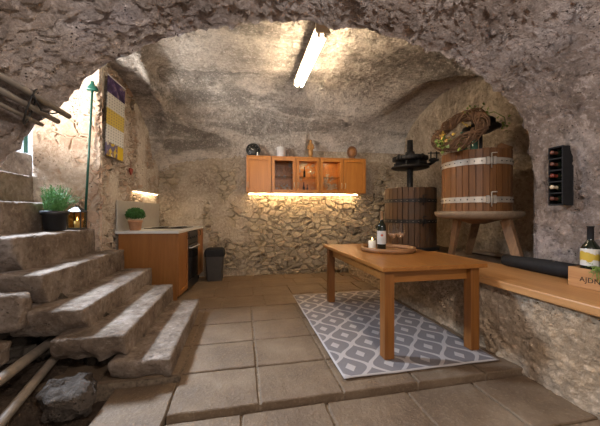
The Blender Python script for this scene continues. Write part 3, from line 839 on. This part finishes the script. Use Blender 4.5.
# ------------------------------------------------------------------ kitchen run on the left
KA = math.atan((-.70+.84)/(5.5-4.06)); KR = -KA
kroot = Matrix.Translation((-.85, 4.06, 0)) @ Matrix.Rotation(KR, 4, 'Z')     # local: +y along the wall, -x to the wall
def kl(x, y, z=0): return kroot @ Vector((x, y, z))
KD, KT = .74, .905
def kdoor(t, y0, y1, z0, z1, hy):
    w = .06; mb = MB(); a, b = .0, .02
    mb.box(a, b, y0, y0+w, z0, z1); mb.box(a, b, y1-w, y1, z0, z1); mb.box(a, b, y0+w, y1-w, z0, z0+w); mb.box(a, b, y0+w, y1-w, z1-w, z1)
    d = mb.build('door', M['kitchen'], t, .003)
    mb = MB(); mb.box(a+.002, b-.01, y0+w, y1-w, z0+w, z1-w); mb.build('panel', M['kitchen'], d)
    mb = MB(); mb.tube([(b, hy, z1-.10), (b+.025, hy, z1-.095), (b+.025, hy, z1-.02), (b, hy, z1-.015)], .006, 8); mb.build('handle', M['iron'], d)
t = thing('base_cabinet', 'wooden kitchen base cabinet with broad plain side panel facing the steps', 'cabinet', kl(0,0), KR)
mb = MB(); mb.box(-KD, -.001, 0, .018, 0, KT); mb.build('side_panel', M['kitchen'], t)
mb = MB(); mb.box(-KD+.1, -.002, .019, .44, .1, KT); mb.build('carcass', M['kitchen'], t)
mb = MB(); mb.box(-KD+.1, -.05, .02, .44, 0, .1); mb.build('plinth', M['black'], t)
kdoor(t, .004, .44, .06, KT-.005, .40)
t = thing('oven', 'black built-in oven between the two wooden base cabinets', 'oven', kl(0,.445), KR)
mb = MB(); mb.box(-.6, -.004, .004, .585, .03, KT-.002); mb.build('casing', M['black'], t)
mb = MB(); mb.box(-.003, .02, .006, .583, .16, .70); d = mb.build('oven_door', M['ovenglass'], t, .004)
mb = MB(); mb.tube([(.02, .05, .655), (.055, .06, .655), (.055, .53, .655), (.02, .54, .655)], .009, 10); mb.build('handle', M['steel'], d)
mb = MB(); mb.box(-.003, .018, .006, .583, .71, .89); cpn = mb.build('control_panel', M['blackplastic'], t, .003)
for i in range(4):
    mb = MB(); mb.tube([(.018, .12+i*.115, .80), (.04, .12+i*.115, .80)], .018, 14); mb.build('knob', M['blackplastic'], cpn)
mb = MB(); mb.box(-.003, .018, .006, .583, .03, .15); mb.build('drawer', M['blackplastic'], t, .003)
t = thing('base_cabinet', 'narrow wooden base cabinet beyond the oven, close to the waste bin', 'cabinet', kl(0,1.035), KR)
mb = MB(); mb.box(-.6, -.001, .002, .36, .12, KT); mb.build('carcass', M['kitchen'], t)
mb = MB(); mb.box(-.6, -.05, .004, .355, 0, .12); mb.build('plinth', M['black'], t)
kdoor(t, .003, .358, .12, KT-.005, .05)
o = (lambda mb: (mb.box(-KD-.03, .025, -.025, 1.40, KT+.001, KT+.04), mb.build('worktop', M['worktop'], None, .005))[1])(MB())
o.location = kl(0,0); o.rotation_euler = (0,0,KR); tag(o, 'pale kitchen worktop with thin front edge over the wooden cabinets', 'worktop')
KZ = KT+.041
t = thing('cooktop', 'dark glass cooktop set on the pale worktop above the oven', 'cooktop', kl(0,.74,KZ), KR)
mb = MB(); mb.box(-.62, -.06, -.28, .28, 0, .008); mb.build('glass_plate', M['ovenglass'], t, .003)
for (a, b) in ((-.48, -.13), (-.48, .13), (-.2, -.13), (-.2, .13)):
    mb = MB(); mb.lathe([(.08, .008), (.08, .014), (.001, .014)], 24, (a, b, 0)); mb.build('burner', M['iron'], t)
for y0, y1, lab in ((-.02, .74, 'grey splash panel standing behind the worktop, nearer the steps'), (.75, 1.38, 'grey splash panel standing behind the worktop, nearer the rear wall')):
    mb = MB(); mb.box(-KD-.02, -KD, y0, y1, 0, .40); o = mb.build('splash_panel', M['splash'], None, .003)
    o.location = kl(0,0,KZ); o.rotation_euler = (0,0,KR); tag(o, lab, 'panel', 'splash panels behind the worktop')
t = thing('strip_lamp', 'slim glowing strip lamp on the wall above the splash panels', 'light', kl(-KD-.005, .86, 1.50), KR)
mb = MB(); mb.box(-.06, .06, -.42, .42, 0, .018); mb.build('shelf_board', M['housing'], t, .002)
mb = MB(); mb.box(-.03, .02, -.40, .40, -.006, -.0005); mb.build('diffuser', M['led2'], t)
# herb pot
def leafball(mb, n, r, c, sz, up=0):
    for _ in range(n):
        d = Vector((random.gauss(0,1), random.gauss(0,1), random.gauss(0,1))).normalized()*r*(random.random()**.4)
        if d.z < -r*.4: d.z *= -.5
        p = Vector(c)+Vector((d.x, d.y, d.z*.8))
        a = Vector((random.gauss(0,1), random.gauss(0,1), random.gauss(0,1)+up)).normalized()*sz
        b = a.orthogonal().normalized()*sz*.35
        mb.add([p, p+a*.5+b, p+a, p+a*.5-b], [(0,1,2,3)])
t = thing('potted_herb', 'bushy green herb in a terracotta pot on the worktop', 'potted plant', kl(-.585,.125,KZ), 0)
mb = MB(); mb.lathe([(.062, 0), (.066, .004), (.082, .105), (.088, .107), (.088, .135), (.078, .135), (.074, .115), (.001, .115)], 30); mb.build('pot', M['terracotta'], t)
mb = MB(); leafball(mb, 2200, .115, (0,0,.205), .028, .6); mb.build('foliage', M['herb_dark'], t)
# bin
t = thing('waste_bin', 'dark brown waste bin with lid against the rear wall', 'bin', (-.47, 5.24, .0))
mb = MB(); pr = []
def rrect(w, d, r, n=6):
    o = []
    for cx, cy, a0 in ((w-r, d-r, 0), (-w+r, d-r, 90), (-w+r, -d+r, 180), (w-r, -d+r, 270)):
        for i in range(n+1): a = R(a0+90*i/n); o.append((cx+r*math.cos(a), cy+r*math.sin(a)))
    return o
def loft(mb, secs):
    n = len(secs[0][0]); vs = [(x, y, z) for s, z in secs for x, y in s]
    fs = [(j*n+i, j*n+(i+1) % n, (j+1)*n+(i+1) % n, (j+1)*n+i) for j in range(len(secs)-1) for i in range(n)]
    fs.append(tuple(range(n))[::-1]); fs.append(tuple((len(secs)-1)*n+i for i in range(n)))
    mb.add(vs, fs, False)
loft(mb, [(rrect(.13, .11, .03), 0.003), (rrect(.155, .13, .035), .43)]); mb.build('body', M['bin'], t)
mb = MB(); loft(mb, [(rrect(.166, .14, .035), .425), (rrect(.168, .142, .035), .50), (rrect(.155, .13, .035), .545), (rrect(.12, .10, .03), .56)]); mb.build('lid', M['black'], t)

# ------------------------------------------------------------------ things on the steps
SZ = .998
t = thing('potted_rosemary', 'feathery green rosemary in a black plastic pot on the steps', 'potted plant', (-1.915, 3.43, SZ))
mb = MB(); mb.lathe([(.085, 0), (.088, .004), (.108, .16), (.12, .162), (.122, .205), (.112, .205), (.108, .18), (.001, .18)], 36); mb.build('pot', M['blackplastic'], t)
mb = MB(); mb.lathe([(.107, .178), (.06, .186), (.001, .19)], 24); mb.build('soil', M['soil'], t)
mb = MB()
for _ in range(120):
    a = random.uniform(0, 2*PI); r0 = random.uniform(0, .085); lean = random.uniform(0, .16)*(1 if math.cos(a) > -.2 else .2)
    p0 = Vector((r0*math.cos(a), r0*math.sin(a), .18)); h = random.uniform(.14, .31)*(1-lean*.8)
    p1 = p0+Vector((lean*math.cos(a), lean*math.sin(a), h)); md = (p0+p1)/2+Vector((0, 0, .03))
    mb.tube([p0, md, p1], [.002, .0016, .0008], 4, caps=False)
    for i in range(26):
        s = .15+.85*i/26; q = p0*(1-s)**2+md*2*s*(1-s)+p1*s*s
        b = random.uniform(0, 2*PI); d = Vector((math.cos(b), math.sin(b), .9)).normalized()*random.uniform(.018, .034)
        w = d.orthogonal().normalized()*.0026
        mb.add([q-w, q+w, q+d], [(0,1,2)])
mb.build('foliage', M['herb'], t)
t = thing('candle_lantern', 'small glazed metal lantern with a lit candle on the steps', 'lantern', (-1.825, 3.66, SZ))
mb = MB(); mb.box(-.07, .07, -.07, .07, 0, .016); mb.build('base', M['tin'], t, .003)
for sx in (-1, 1):
    for sy in (-1, 1):
        mb = MB(); mb.box(sx*.062-.005, sx*.062+.005, sy*.062-.005, sy*.062+.005, .016, .19); mb.build('post', M['tin'], t)
for a in range(4):
    Mx = Matrix.Rotation(a*PI/2, 4, 'Z'); mb = MB(); mb.M = Mx; mb.box(-.056, .056, .061, .063, .018, .188); mb.build('pane', M['lanternpane'], t)
mb = MB(); loft(mb, [(rrect(.075, .075, .006, 2), .19), (rrect(.075, .075, .006, 2), .197), (rrect(.02, .02, .005, 2), .25), (rrect(.02, .02, .005, 2), .265)]); mb.build('roof', M['tin'], t)
mb = MB(); mb.ring(.022, .003, 20, 6, Matrix.Translation((0,0,.285)) @ Matrix.Rotation(R(90), 4, 'X')); mb.build('handle', M['tin'], t)
mb = MB(); mb.lathe([(.030, .017), (.030, .09), (.024, .092), (.001, .088)], 20); mb.build('candle', M['wax'], t)
mb = MB(); mb.lathe([(.0005, .094), (.006, .102), (.0075, .111), (.004, .124), (.0004, .138)], 12); mb.build('flame', M['flame'], t)
t = thing('garden_tool', 'long green pole with a green capped head leaning on the stair wall', 'pole', (-1.80, 3.76, SZ))
mb = MB(); mb.tube([(0, 0, 0), (.04, .01, .9), (.075, .01, 1.62)], .0125, 12); mb.build('pole', M['greenpaint'], t)
mb = MB(); mb.tube([(0, 0, .0), (.0, 0, .04)], .016, 12); mb.build('ferrule', M['iron'], t)
mb = MB(); mb.lathe([(.062, 1.62), (.066, 1.635), (.05, 1.665), (.022, 1.70), (.018, 1.73), (.001, 1.735)], 20, (.076, .01, 0), ey=.55); mb.build('head', M['greenpaint'], t)
mb = MB(); mb.tube([(-2.71, 4.27, 1.95), (-2.71, 4.27, 3.4)], .022, 14); o = mb.build('standpipe', M['greenpaint']); tag(o, 'upright dark green pipe on the whitewashed wall at the top of the steps', 'pipe')

# ------------------------------------------------------------------ calendar, heart
def sheet(kind):
    k = NT('calendar_'+kind); x, y, z = k.xyz()
    if kind == 'picture':
        n = k.noise(9, 5, .6); c = k.ramp(n, [(.3, (.015,.012,.03)), (.5, (.07,.04,.12)), (.6, (.16,.11,.22)), (.75, (.5,.4,.15))])
    elif kind == 'footer':
        v = k.vor(22, 'F1', out='Color'); s_ = k.xyz(v)[0]
        c = k.ramp(s_, [(.0, (.15,.13,.22)), (.4, (.6,.57,.5)), (.55, (.62,.45,.05)), (.8, (.25,.17,.12))], 'CONSTANT')
        c = k.mix(k.smooth(y, .05, .07), c, (.66,.46,.03))
    else:
        base = (.68,.66,.60) if kind == 'white' else (.62,.46,.10)
        m1 = k.smooth(k.math('SINE', k.math('MULTIPLY', y, 2*PI/.055)), .2, .4); m2 = k.smooth(k.math('SINE', k.math('MULTIPLY', z, 2*PI/.036)), .2, .4)
        c = k.mix(k.math('MULTIPLY', k.math('MULTIPLY', m1, m2), .6), base, (.12,.12,.13))
    k.base(c, .65, 0, .3); return k.m
wa = math.atan2(XL1-XL0, YL1-YL0)
fr = .24
t = thing('wall_calendar', 'long wall calendar with picture head and yellow middle month on the rough wall', 'calendar',
          (XL0+(XL1-XL0)*.13+.055, YL0+(YL1-YL0)*.13+.02, 1.885), -wa)
t.rotation_euler = (R(-1.5), R(1), -wa)
zz = 0
for nm, mt, h in (('footer', sheet('footer'), .17), ('month_sheet', sheet('white'), .21), ('month_sheet', sheet('yellow'), .20), ('month_sheet', None, .19), ('picture_header', sheet('picture'), .21)):
    if mt is None: mt = bpy.data.materials['calendar_white']
    mb = MB(); mb.box(-.003, .003, -.20, .20, -h/2, h/2); o = mb.build(nm, mt, t); o.location = (0, 0, zz+h/2); zz += h+.002
    if nm == 'picture_header':
        mb = MB(); mb.box(-.004, .006, -.202, .202, h/2-.012, h/2+.004); mb.build('binding', M['steel'], o)
mb = MB()
hp = []
for i in range(24):
    a = 2*PI*i/24; hp.append((16*math.sin(a)**3/16*.045, (13*math.cos(a)-5*math.cos(2*a)-2*math.cos(3*a)-math.cos(4*a))/16*.055))
V = [(-.008, x, z) for x, z in hp]+[(.008, x, z) for x, z in hp]; n = 24
mb.add(V, [(i, (i+1) % n, n+(i+1) % n, n+i) for i in range(n)]+[tuple(range(n)), tuple(range(n, 2*n))[::-1]])
mb.tube([(0, 0, .03), (0, 0, .16)], .0025, 6)
o = mb.build('hanging_heart', M['heart']); o.location = (XL0+.13+.0, 4.47, 1.78); o.rotation_euler = (0, 0, -wa); tag(o, 'small red heart hanging on the wall below the calendar', 'ornament')

# ------------------------------------------------------------------ bench plank and right wall
mb = MB(); mb.box(2.015, 2.70, -1.6, 3.60, .577, .637)
o = mb.build('bench_plank', M['plank_y'], None, .008); tag(o, 'long thick wooden plank seat on the masonry bench', 'bench')
BZ = .638
mb = MB()
pts = [(2.635, 1.76, BZ+.066), (2.64, 2.0, BZ+.066), (2.655, 2.25, BZ+.062), (2.66, 2.46, BZ+.056)]
mb.tube(pts, [.064, .065, .061, .053], 26)
# a spiral end shows the roll
o = mb.build('rolled_mat', M['black']); tag(o, 'rolled black mat lying on the plank between crate and stool leg', 'mat')
t = thing('wooden_crate', 'open wooden wine crate with black lettering holding bottles on the plank', 'crate', (2.56, 1.46, BZ))
cw, cl, chh = .135, .25, .14
mb = MB(); mb.box(-cw, cw, -cl, cl, 0, .012); mb.build('bottom', M['crate'], t)
for s, nm in ((-1, 'front_board'), (1, 'back_board')):
    mb = MB(); mb.box(s*cw-.006, s*cw+.006, -cl, cl, 0, chh); b_ = mb.build(nm, M['crate'], t, .002)
    if s == -1: fb = b_
for s in (-1, 1):
    mb = MB(); mb.box(-cw+.006, cw-.006, s*cl-.012*(s > 0), s*cl+.012*(s < 0), 0, chh); mb.build('end_board', M['crate'], t, .002)
def text_mesh(s, size, depth):
    cu = bpy.data.curves.new('txt', 'FONT'); cu.body = s; cu.size = size; cu.extrude = depth; cu.space_character = 1.05
    ob = bpy.data.objects.new('txt', cu); COL.objects.link(ob); bpy.context.view_layer.update()
    dg = bpy.context.evaluated_depsgraph_get(); me = bpy.data.meshes.new_from_object(ob.evaluated_get(dg))
    bpy.data.objects.remove(ob); return me
me = text_mesh('AJDNIG', .05, .0006)
o = link('lettering', me, M['black'], fb); o.rotation_euler = (R(90), 0, R(-90)); o.location = (-cw-.0065, .175, .045)
bottle_obj('wine_bottle', 'dark wine bottle with yellow and white label in the crate, nearer the mat', (2.53, 1.64, BZ+.013), .43, .056, M['lab2'], M['black'], (.33, .62), 'bottles in the crate', .22)
bottle_obj('wine_bottle', 'dark wine bottle with yellow and white label in the crate, beside the first one', (2.53, 1.51, BZ+.013), .43, .056, M['lab2'], M['black'], (.33, .62), 'bottles in the crate', .22)
mb = MB()
for _ in range(26):
    p0 = Vector((2.405, random.uniform(1.49, 1.53), BZ+.165)); d = Vector((random.uniform(-.02, .0), random.uniform(-.06, .07), random.uniform(-.10, .03)))
    p1 = p0+d; mb.tube([p0, (p0+p1)/2+Vector((-.008, 0, .008)), p1], .0014, 4, caps=False)
    for i in range(7):
        q = p0.lerp(p1, .2+.8*i/7); a = Vector((random.uniform(-.6,.3), random.gauss(0,1), random.gauss(0,1))).normalized()*.016; b = a.orthogonal().normalized()*.004
        mb.add([q, q+a*.5+b, q+a, q+a*.5-b], [(0,1,2,3)])
mb.tube([(2.405, 1.51, BZ+.165), (2.45, 1.51, BZ+.15), (2.47, 1.52, BZ+.08)], .003, 6)
o = mb.build('herb_sprig', M['ivy']); tag(o, 'green leafy sprig hanging over the front of the wine crate', 'sprig')

# wall bottle rack
t = thing('bottle_rack', 'black wall rack with five square cells mounted on the plastered wall', 'bottle rack', (2.615, 1.945, 1.245))
RW, RD, RH = .058, .115, .50
mb = MB()
mb.box(RD-.01, RD, -RW, RW, 0, RH); mb.box(0, RD-.01, -RW, -RW+.009, 0, RH); mb.box(0, RD-.01, RW-.009, RW, 0, RH)
for i in range(6):
    z = i*(RH-.012)/5; mb.box(0, RD-.01, -RW+.009, RW-.009, z, z+.012)
mb.build('frame', M['black'], t, .002)
for i in range(5):
    z = (i+.5)*(RH-.012)/5+.006
    lab = ['lowest', 'second lowest', 'middle', 'second highest', 'topmost'][i]
    b_ = thing('rack_bottle', f'dark wine bottle lying neck outward in the {lab} cell of the black rack', 'bottle', (2.615, 1.945, 1.245+z), 0, 'bottles in the wall rack')
    mb = MB(); mb.M = Matrix.Rotation(R(-90), 4, 'Y'); mb.lathe([(.034, -.10), (.036, -.09), (.036, -.06), (.028, -.035), (.014, -.012), (.013, .028)], 20); mb.build('glass_body', M['bottle'], b_)
    mb = MB(); mb.M = Matrix.Rotation(R(-90), 4, 'Y'); mb.lathe([(.0145, -.012), (.0145, .03), (.016, .031), (.016, .04), (.001, .041)], 16, capb=False); mb.build('capsule', [M['cork2'], M['cork3'], M['cork'], M['cork2'], M['cork2']][i], b_)
    b_.rotation_euler = (0, R(4), 0)

# ------------------------------------------------------------------ presses
def staves(n, r, z0, z1, th, gap=.12):
    mb = MB()
    for i in range(n):
        a = 2*PI*i/n; w = PI*r/n*(1-gap)
        Mx = Matrix.Rotation(a+random.uniform(-.004,.004), 4, 'Z')
        dz = random.uniform(-.006, .006); dr = random.uniform(-.002, .002)
        mb.box(r-th+dr, r+dr, -w, w, z0, z1+dz, Mx)
    mb.lathe([(r-th-.012, z0+.01), (r-th-.012, z1-.05)], 40, capb=False, capt=False)
    return mb
def hoop(mat, parent, r, z0, z1, nr, latch_a, rivet_mat=None, rr=.007):
    mb = MB(); mb.lathe([(r+.001, z0), (r+.008, z0), (r+.008, z1), (r+.001, z1), (r+.001, z0)], 64, capb=False, capt=False, smooth=False)
    h_ = mb.build('hoop', mat, parent)
    mb = MB(); mb.ball((0, 0, 0), rr, 6); first = mb.build('rivet', rivet_mat or M['iron'], h_)
    for i in range(nr):
        a = 2*PI*i/nr+.06
        c = first if i == 0 else first.copy()
        if i: COL.objects.link(c); c.parent = h_
        c.location = ((r+.010)*math.cos(a), (r+.010)*math.sin(a), (z0+z1)/2)
    return h_
def latch(parent, r, a, z0, z1, mat):
    mb = MB(); mb.M = Matrix.Rotation(a, 4, 'Z')
    mb.box(r+.008, r+.03, -.05, -.02, z0-.01, z1+.01); mb.box(r+.008, r+.03, .02, .05, z0-.01, z1+.01)
    mb.tube([(r+.03, 0, z0-.05), (r+.03, 0, z1+.05)], .007, 8); mb.tube([(r+.03, 0, z1+.05), (r+.05, .05, z1+.05)], .006, 8)
    return mb.build('latch', mat, parent)
# stool carrying the near press
SX, SY = 2.885, 3.06
t = thing('press_stool', 'heavy three-legged wooden stool with round slab top carrying the wine press', 'stool', (SX, SY, 0))
mb = MB(); mb.lathe([(.38, 1.105), (.445, 1.12), (.477, 1.155), (.482, 1.19), (.474, 1.20), (.001, 1.20)], 56); mb.build('slab_top', M['stool_x'], t)
mb = MB(); mb.lathe([(.001, 1.045), (.10, 1.05), (.28, 1.1045), (.001, 1.1045)], 6, smooth=False)
mb.build('brace', M['stool'], t)
def leg(p0, p1, w, d, yaw):
    p0, p1 = Vector(p0), Vector(p1); ax = (p1-p0).normalized()
    s = Vector((math.cos(yaw), math.sin(yaw), 0)); s = (s-ax*s.dot(ax)).normalized(); q = ax.cross(s)
    vs = []
    for p, k_ in ((p0, 1.0), (p1, .82)):
        for a, b in ((-1,-1),(1,-1),(1,1),(-1,1)): vs.append(p+s*a*w*k_+q*b*d*k_)
    mb = MB(); mb.add(vs, [(3,2,1,0),(4,5,6,7),(0,1,5,4),(1,2,6,5),(2,3,7,6),(3,0,4,7)])
    return mb.build('leg', M['stool'], t, .006)
leg((.065, -.34, 1.104), (-.08, -.66, BZ-.055), .03, .055, R(10))
leg((-.16, .14, 1.104), (-.09, .34, BZ-.06), .028, .05, R(0))
leg((.25, .27, 1.104), (.40, .58, BZ-.06), .03, .05, R(60))
# near press
PZ = 1.201; PRr = .376
t = thing('basket_press', 'large wooden basket press with pale metal hoops standing on the stool', 'wine press', (SX-.018, SY+.005, PZ))
staves(34, PRr, 0.0, .715, .028, .10).build('staves', M['stave'], t)
hoop(M['zinc'], t, PRr, .10, .165, 34, 0)
hoop(M['zinc'], t, PRr, .535, .605, 34, 0)
va = math.atan2(-SY, -SX)
latch(t, PRr, va+.40, .535, .60, M['zinc']); latch(t, PRr, va+.40, .10, .165, M['zinc'])
mb = MB(); mb.lathe([(.325, .57), (.325, .60), (.001, .60)], 40); mb.build('press_lid', M['stave'], t)
mb = MB(); mb.tube([(-.005, 0, .58), (-.005, 0, 1.10)], .034, 16); mb.tube([(.10, .02, .58), (.10, .02, 1.02)], .02, 12); mb.build('spindle', M['iron'], t)
mb = MB(); mb.lathe([(.02, .98), (.10, .985), (.21, 1.04), (.21, 1.055), (.02, 1.06)], 30, (.08, -.01, 0)); mb.build('press_head', M['iron'], t)
mb = MB(); mb.lathe([(.03, 1.06), (.09, 1.065), (.095, 1.085), (.115, 1.09), (.12, 1.15), (.11, 1.16), (.03, 1.165)], 28, (.10, -.02, 0))
for i in range(14):
    a = 2*PI*i/14; mb.box(.11, .13, -.011, .011, 1.095, 1.145, Matrix.Translation((.10,-.02,0)) @ Matrix.Rotation(a, 4, 'Z'))
mb.build('ratchet_wheel', M['iron'], t)
mb = MB(); mb.box(-.07, .07, -.05, .05, .0, .14, Matrix.Translation((.16, -.20, .655)) @ Matrix.Rotation(R(-25), 4, 'Z') @ Matrix.Rotation(R(24), 4, 'Y')); mb.build('press_block', M['stave'], t, .008)
# back press on the bench
QX, QY = 2.715, 4.245
t = thing('basket_press', 'darker basket press with black iron hoops and screw behind the oak table', 'wine press', (QX, QY, .575))
QR = .395
mb = MB(); mb.lathe([(.40, 0), (.44, .01), (.44, .07), (.40, .08)], 40); mb.build('base', M['iron'], t)
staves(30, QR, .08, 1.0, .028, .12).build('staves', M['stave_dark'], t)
for z0, z1 in ((.45, .505), (.77, .825)):
    hoop(M['iron'], t, QR, z0, z1, 30, 0, M['zinc'], .005)
vb = math.atan2(-QY, -QX)
for z0, z1 in ((.45, .505), (.77, .825)): latch(t, QR, vb+.45, z0, z1, M['iron'])
mb = MB(); mb.tube([(0, 0, .08), (0, 0, 1.80)], .045, 18)
for i in range(28): mb.ring(.046, .006, 20, 6, Matrix.Translation((0, 0, 1.02+i*.026)))
mb.build('screw_spindle', M['iron'], t)
mb = MB(); mb.lathe([(.06, 1.325), (.27, 1.33), (.30, 1.345), (.29, 1.365), (.13, 1.42), (.11, 1.46), (.06, 1.47)], 40)
for i in range(8):
    a = 2*PI*i/8; mb.box(.08, .26, -.008, .008, 1.36, 1.44, Matrix.Rotation(a, 4, 'Z'))
mb.build('press_head', M['iron'], t)
mb = MB(); mb.lathe([(.07, 1.455), (.25, 1.46), (.265, 1.475), (.265, 1.515), (.25, 1.53), (.10, 1.535), (.075, 1.58), (.07, 1.61)], 44)
for i in range(26):
    a = 2*PI*i/26; mb.box(.255, .278, -.014, .014, 1.468, 1.522, Matrix.Rotation(a, 4, 'Z'))
for i in range(5):
    a = 2*PI*i/5+.5; mb.ball((.19*math.cos(a), .19*math.sin(a), 1.54), .03, 8)
mb.build('ratchet_wheel', M['iron'], t)
mb = MB(); mb.M = Matrix.Rotation(math.atan2(-.30, .95), 4, 'Z')
mb.tube([(.10, 0, 1.40), (.30, 0, 1.40), (.38, 0, 1.44)], [.03, .028, .022], 10)
mb.ball((.37, 0, 1.47), .05, 8, (1.3, .8, .8)); mb.tube([(.30, 0, 1.47), (.45, 0, 1.47)], .022, 10)
for dx in (.33, .42):
    mb.tube([(dx, 0, 1.47), (dx, 0, 1.61)], .011, 8); mb.tube([(dx-.045, 0, 1.585), (dx+.045, 0, 1.585)], .010, 8)
mb.build('pawl', M['iron'], t)
# boards lying behind the stool
mb = MB(); mb.box(-.07, .07, -.55, .55, 0, .035); o = mb.build('loose_board', M['stool_x'], None, .004)
o.location = (3.47, 3.30, .585); o.rotation_euler = (0, 0, R(3)); tag(o, 'loose weathered board lying on the ledge behind the stool', 'board')

# ------------------------------------------------------------------ wreath
cr, sr = math.cos(R(11.5)), math.sin(R(11.5))
def cw_(r, f, u): return Vector((r*cr+f*sr, -r*sr+f*cr, u))       # room vector from sideways / depth / up
A = cw_(.72, .0, .69).normalized(); B = cw_(-.30, .90, .36); B = (B-A*B.dot(A)).normalized(); Cn = A.cross(B)
WC = Vector((2.50, 2.90, 2.15))
t = thing('twig_wreath', 'woven twig wreath with ivy and yellow leaves leaning on the press rim', 'wreath', WC)
mb = MB()
for s in range(46):
    ph = random.uniform(0, 2*PI); tw = random.choice([2, 3, 3, 4])*random.choice([1, 1, -1]); rr = random.uniform(.02, .074); RR = .238+random.uniform(-.012, .012)
    pts = []
    for i in range(64):
        a = 2*PI*i/64; q = ph+tw*a
        rad = RR+rr*math.cos(q)+.008*math.sin(5*a+ph); off = rr*.9*math.sin(q)+.006*math.cos(7*a+ph)
        pts.append(A*math.cos(a)*rad*1.08+B*math.sin(a)*rad+Cn*off)
    mb.tube(pts, random.uniform(.005, .0085), 6, closed=True)
mb.build('twigs', M['twig'], t)
def ivy(mb, c, n, spread, sz):
    for _ in range(n):
        p = Vector(c)+Vector((random.gauss(0, spread), random.gauss(0, spread), random.gauss(0, spread)))
        a = Vector((random.gauss(0,1), random.gauss(0,1)-.5, random.gauss(0,1))).normalized()*sz*random.uniform(.6, 1.2); b = a.cross(Vector((random.gauss(0,1), random.gauss(0,1), random.gauss(0,1)))).normalized()*sz*.5
        mb.add([p, p+a*.35+b, p+a*.6+b*.5, p+a, p+a*.6-b*.5, p+a*.35-b], [(0,1,2,3,4,5)])
mb = MB(); ivy(mb, cw_(-.245, -.06, -.17), 34, .045, .05); ivy(mb, A*.30+B*.10, 22, .04, .04); ivy(mb, A*-.20-B*.20, 14, .03, .035)
mb.build('ivy_leaves', M['ivy'], t)
mb = MB(); ivy(mb, cw_(-.20, -.08, -.125), 18, .035, .045); ivy(mb, A*.08+B*.02, 10, .025, .03); mb.build('yellow_leaves', M['ivy_y'], t)
mb = MB(); ivy(mb, (-.02, 0, .11), 26, .04, .045); ivy(mb, (.20, -.06, -.03), 20, .035, .04)
mb.tube([(-.06, 0, .08), (.02, -.10, .10), (.14, -.13, .03), (.22, -.07, -.03)], .005, 6)
o = mb.build('ivy_trailing', M['ivy']); o.location = (SX+.07, SY-.06, PZ+1.10); tag(o, 'trailing ivy sprig draped over the iron press head beside the wreath', 'ivy')
for (r_, f_, lab) in ((1.985, 3.50, 'green glass bottle in the basket press, closest to the low end of the wreath'), (2.055, 3.575, 'green glass bottle in the basket press, between two others behind the wreath'),
                      (2.12, 3.47, 'green glass bottle in the basket press, closest to the iron spindle')):
    p = cw_(r_, f_, PZ+.601)
    mb = MB(); h, r = .37, .040
    mb.lathe([(r*.85, 0), (r, .01), (r, .62*h), (r*.5, .74*h), (r*.34, .80*h), (r*.32, .97*h), (r*.4, .975*h), (r*.38, h)], 20)
    o = mb.build('green_bottle', M['bottle_green']); o.location = p; tag(o, lab, 'bottle', 'green bottles in the press')

# ------------------------------------------------------------------ lights
w = bpy.data.worlds.new('daylight'); S.world = w; w.use_nodes = True
bg = w.node_tree.nodes['Background']; bg.inputs[0].default_value = (1.0, .94, .90, 1); bg.inputs[1].default_value = .75
def area(name, loc, target, sx, sy, power, col):
    l = bpy.data.lights.new(name, 'AREA'); l.shape = 'RECTANGLE'; l.size = sx; l.size_y = sy; l.energy = power; l.color = col
    o = bpy.data.objects.new(name, l); COL.objects.link(o); o.location = loc
    o.rotation_euler = (Vector(target)-Vector(loc)).to_track_quat('-Z', 'Y').to_euler(); return o
sl = area('stair_daylight', (-3.1, 4.12, 3.2), (-.9, 2.7, .2), .7, .5, 185, (.66, .80, 1.0)); sl.data.spread = R(100)
sw = area('stair_fill_light', (-2.95, 2.5, 2.25), (-1.1, 4.1, 2.9), .8, .6, 27, (1.0, .95, .90)); sw.data.spread = R(75)  # added fill inside the stairwell, brightens the stair wall and left lunette
def point(name, loc, power, col, r=.05):
    l = bpy.data.lights.new(name, 'POINT'); l.energy = power; l.color = col; l.shadow_soft_size = r
    o = bpy.data.objects.new(name, l); COL.objects.link(o); o.location = loc; return o

point('front_fill_light', (.50, -.35, 2.30), 120, (1.0, .92, .88), .12)  # added fill behind the camera, rakes the front vault to show its relief
# ------------------------------------------------------------------ render look
vs_ = S.view_settings; S.display_settings.display_device = 'sRGB'
vs_.view_transform = 'Standard'; vs_.look = 'None'; vs_.exposure = 0.3; vs_.gamma = 1.0; vs_.use_curve_mapping = False
try:
    S.cycles.use_denoising = True; S.cycles.max_bounces = 8; S.cycles.diffuse_bounces = 4; S.cycles.transparent_max_bounces = 24
    S.cycles.caustics_reflective = False; S.cycles.caustics_refractive = False; S.cycles.sample_clamp_indirect = 6
except Exception as e: print(e)
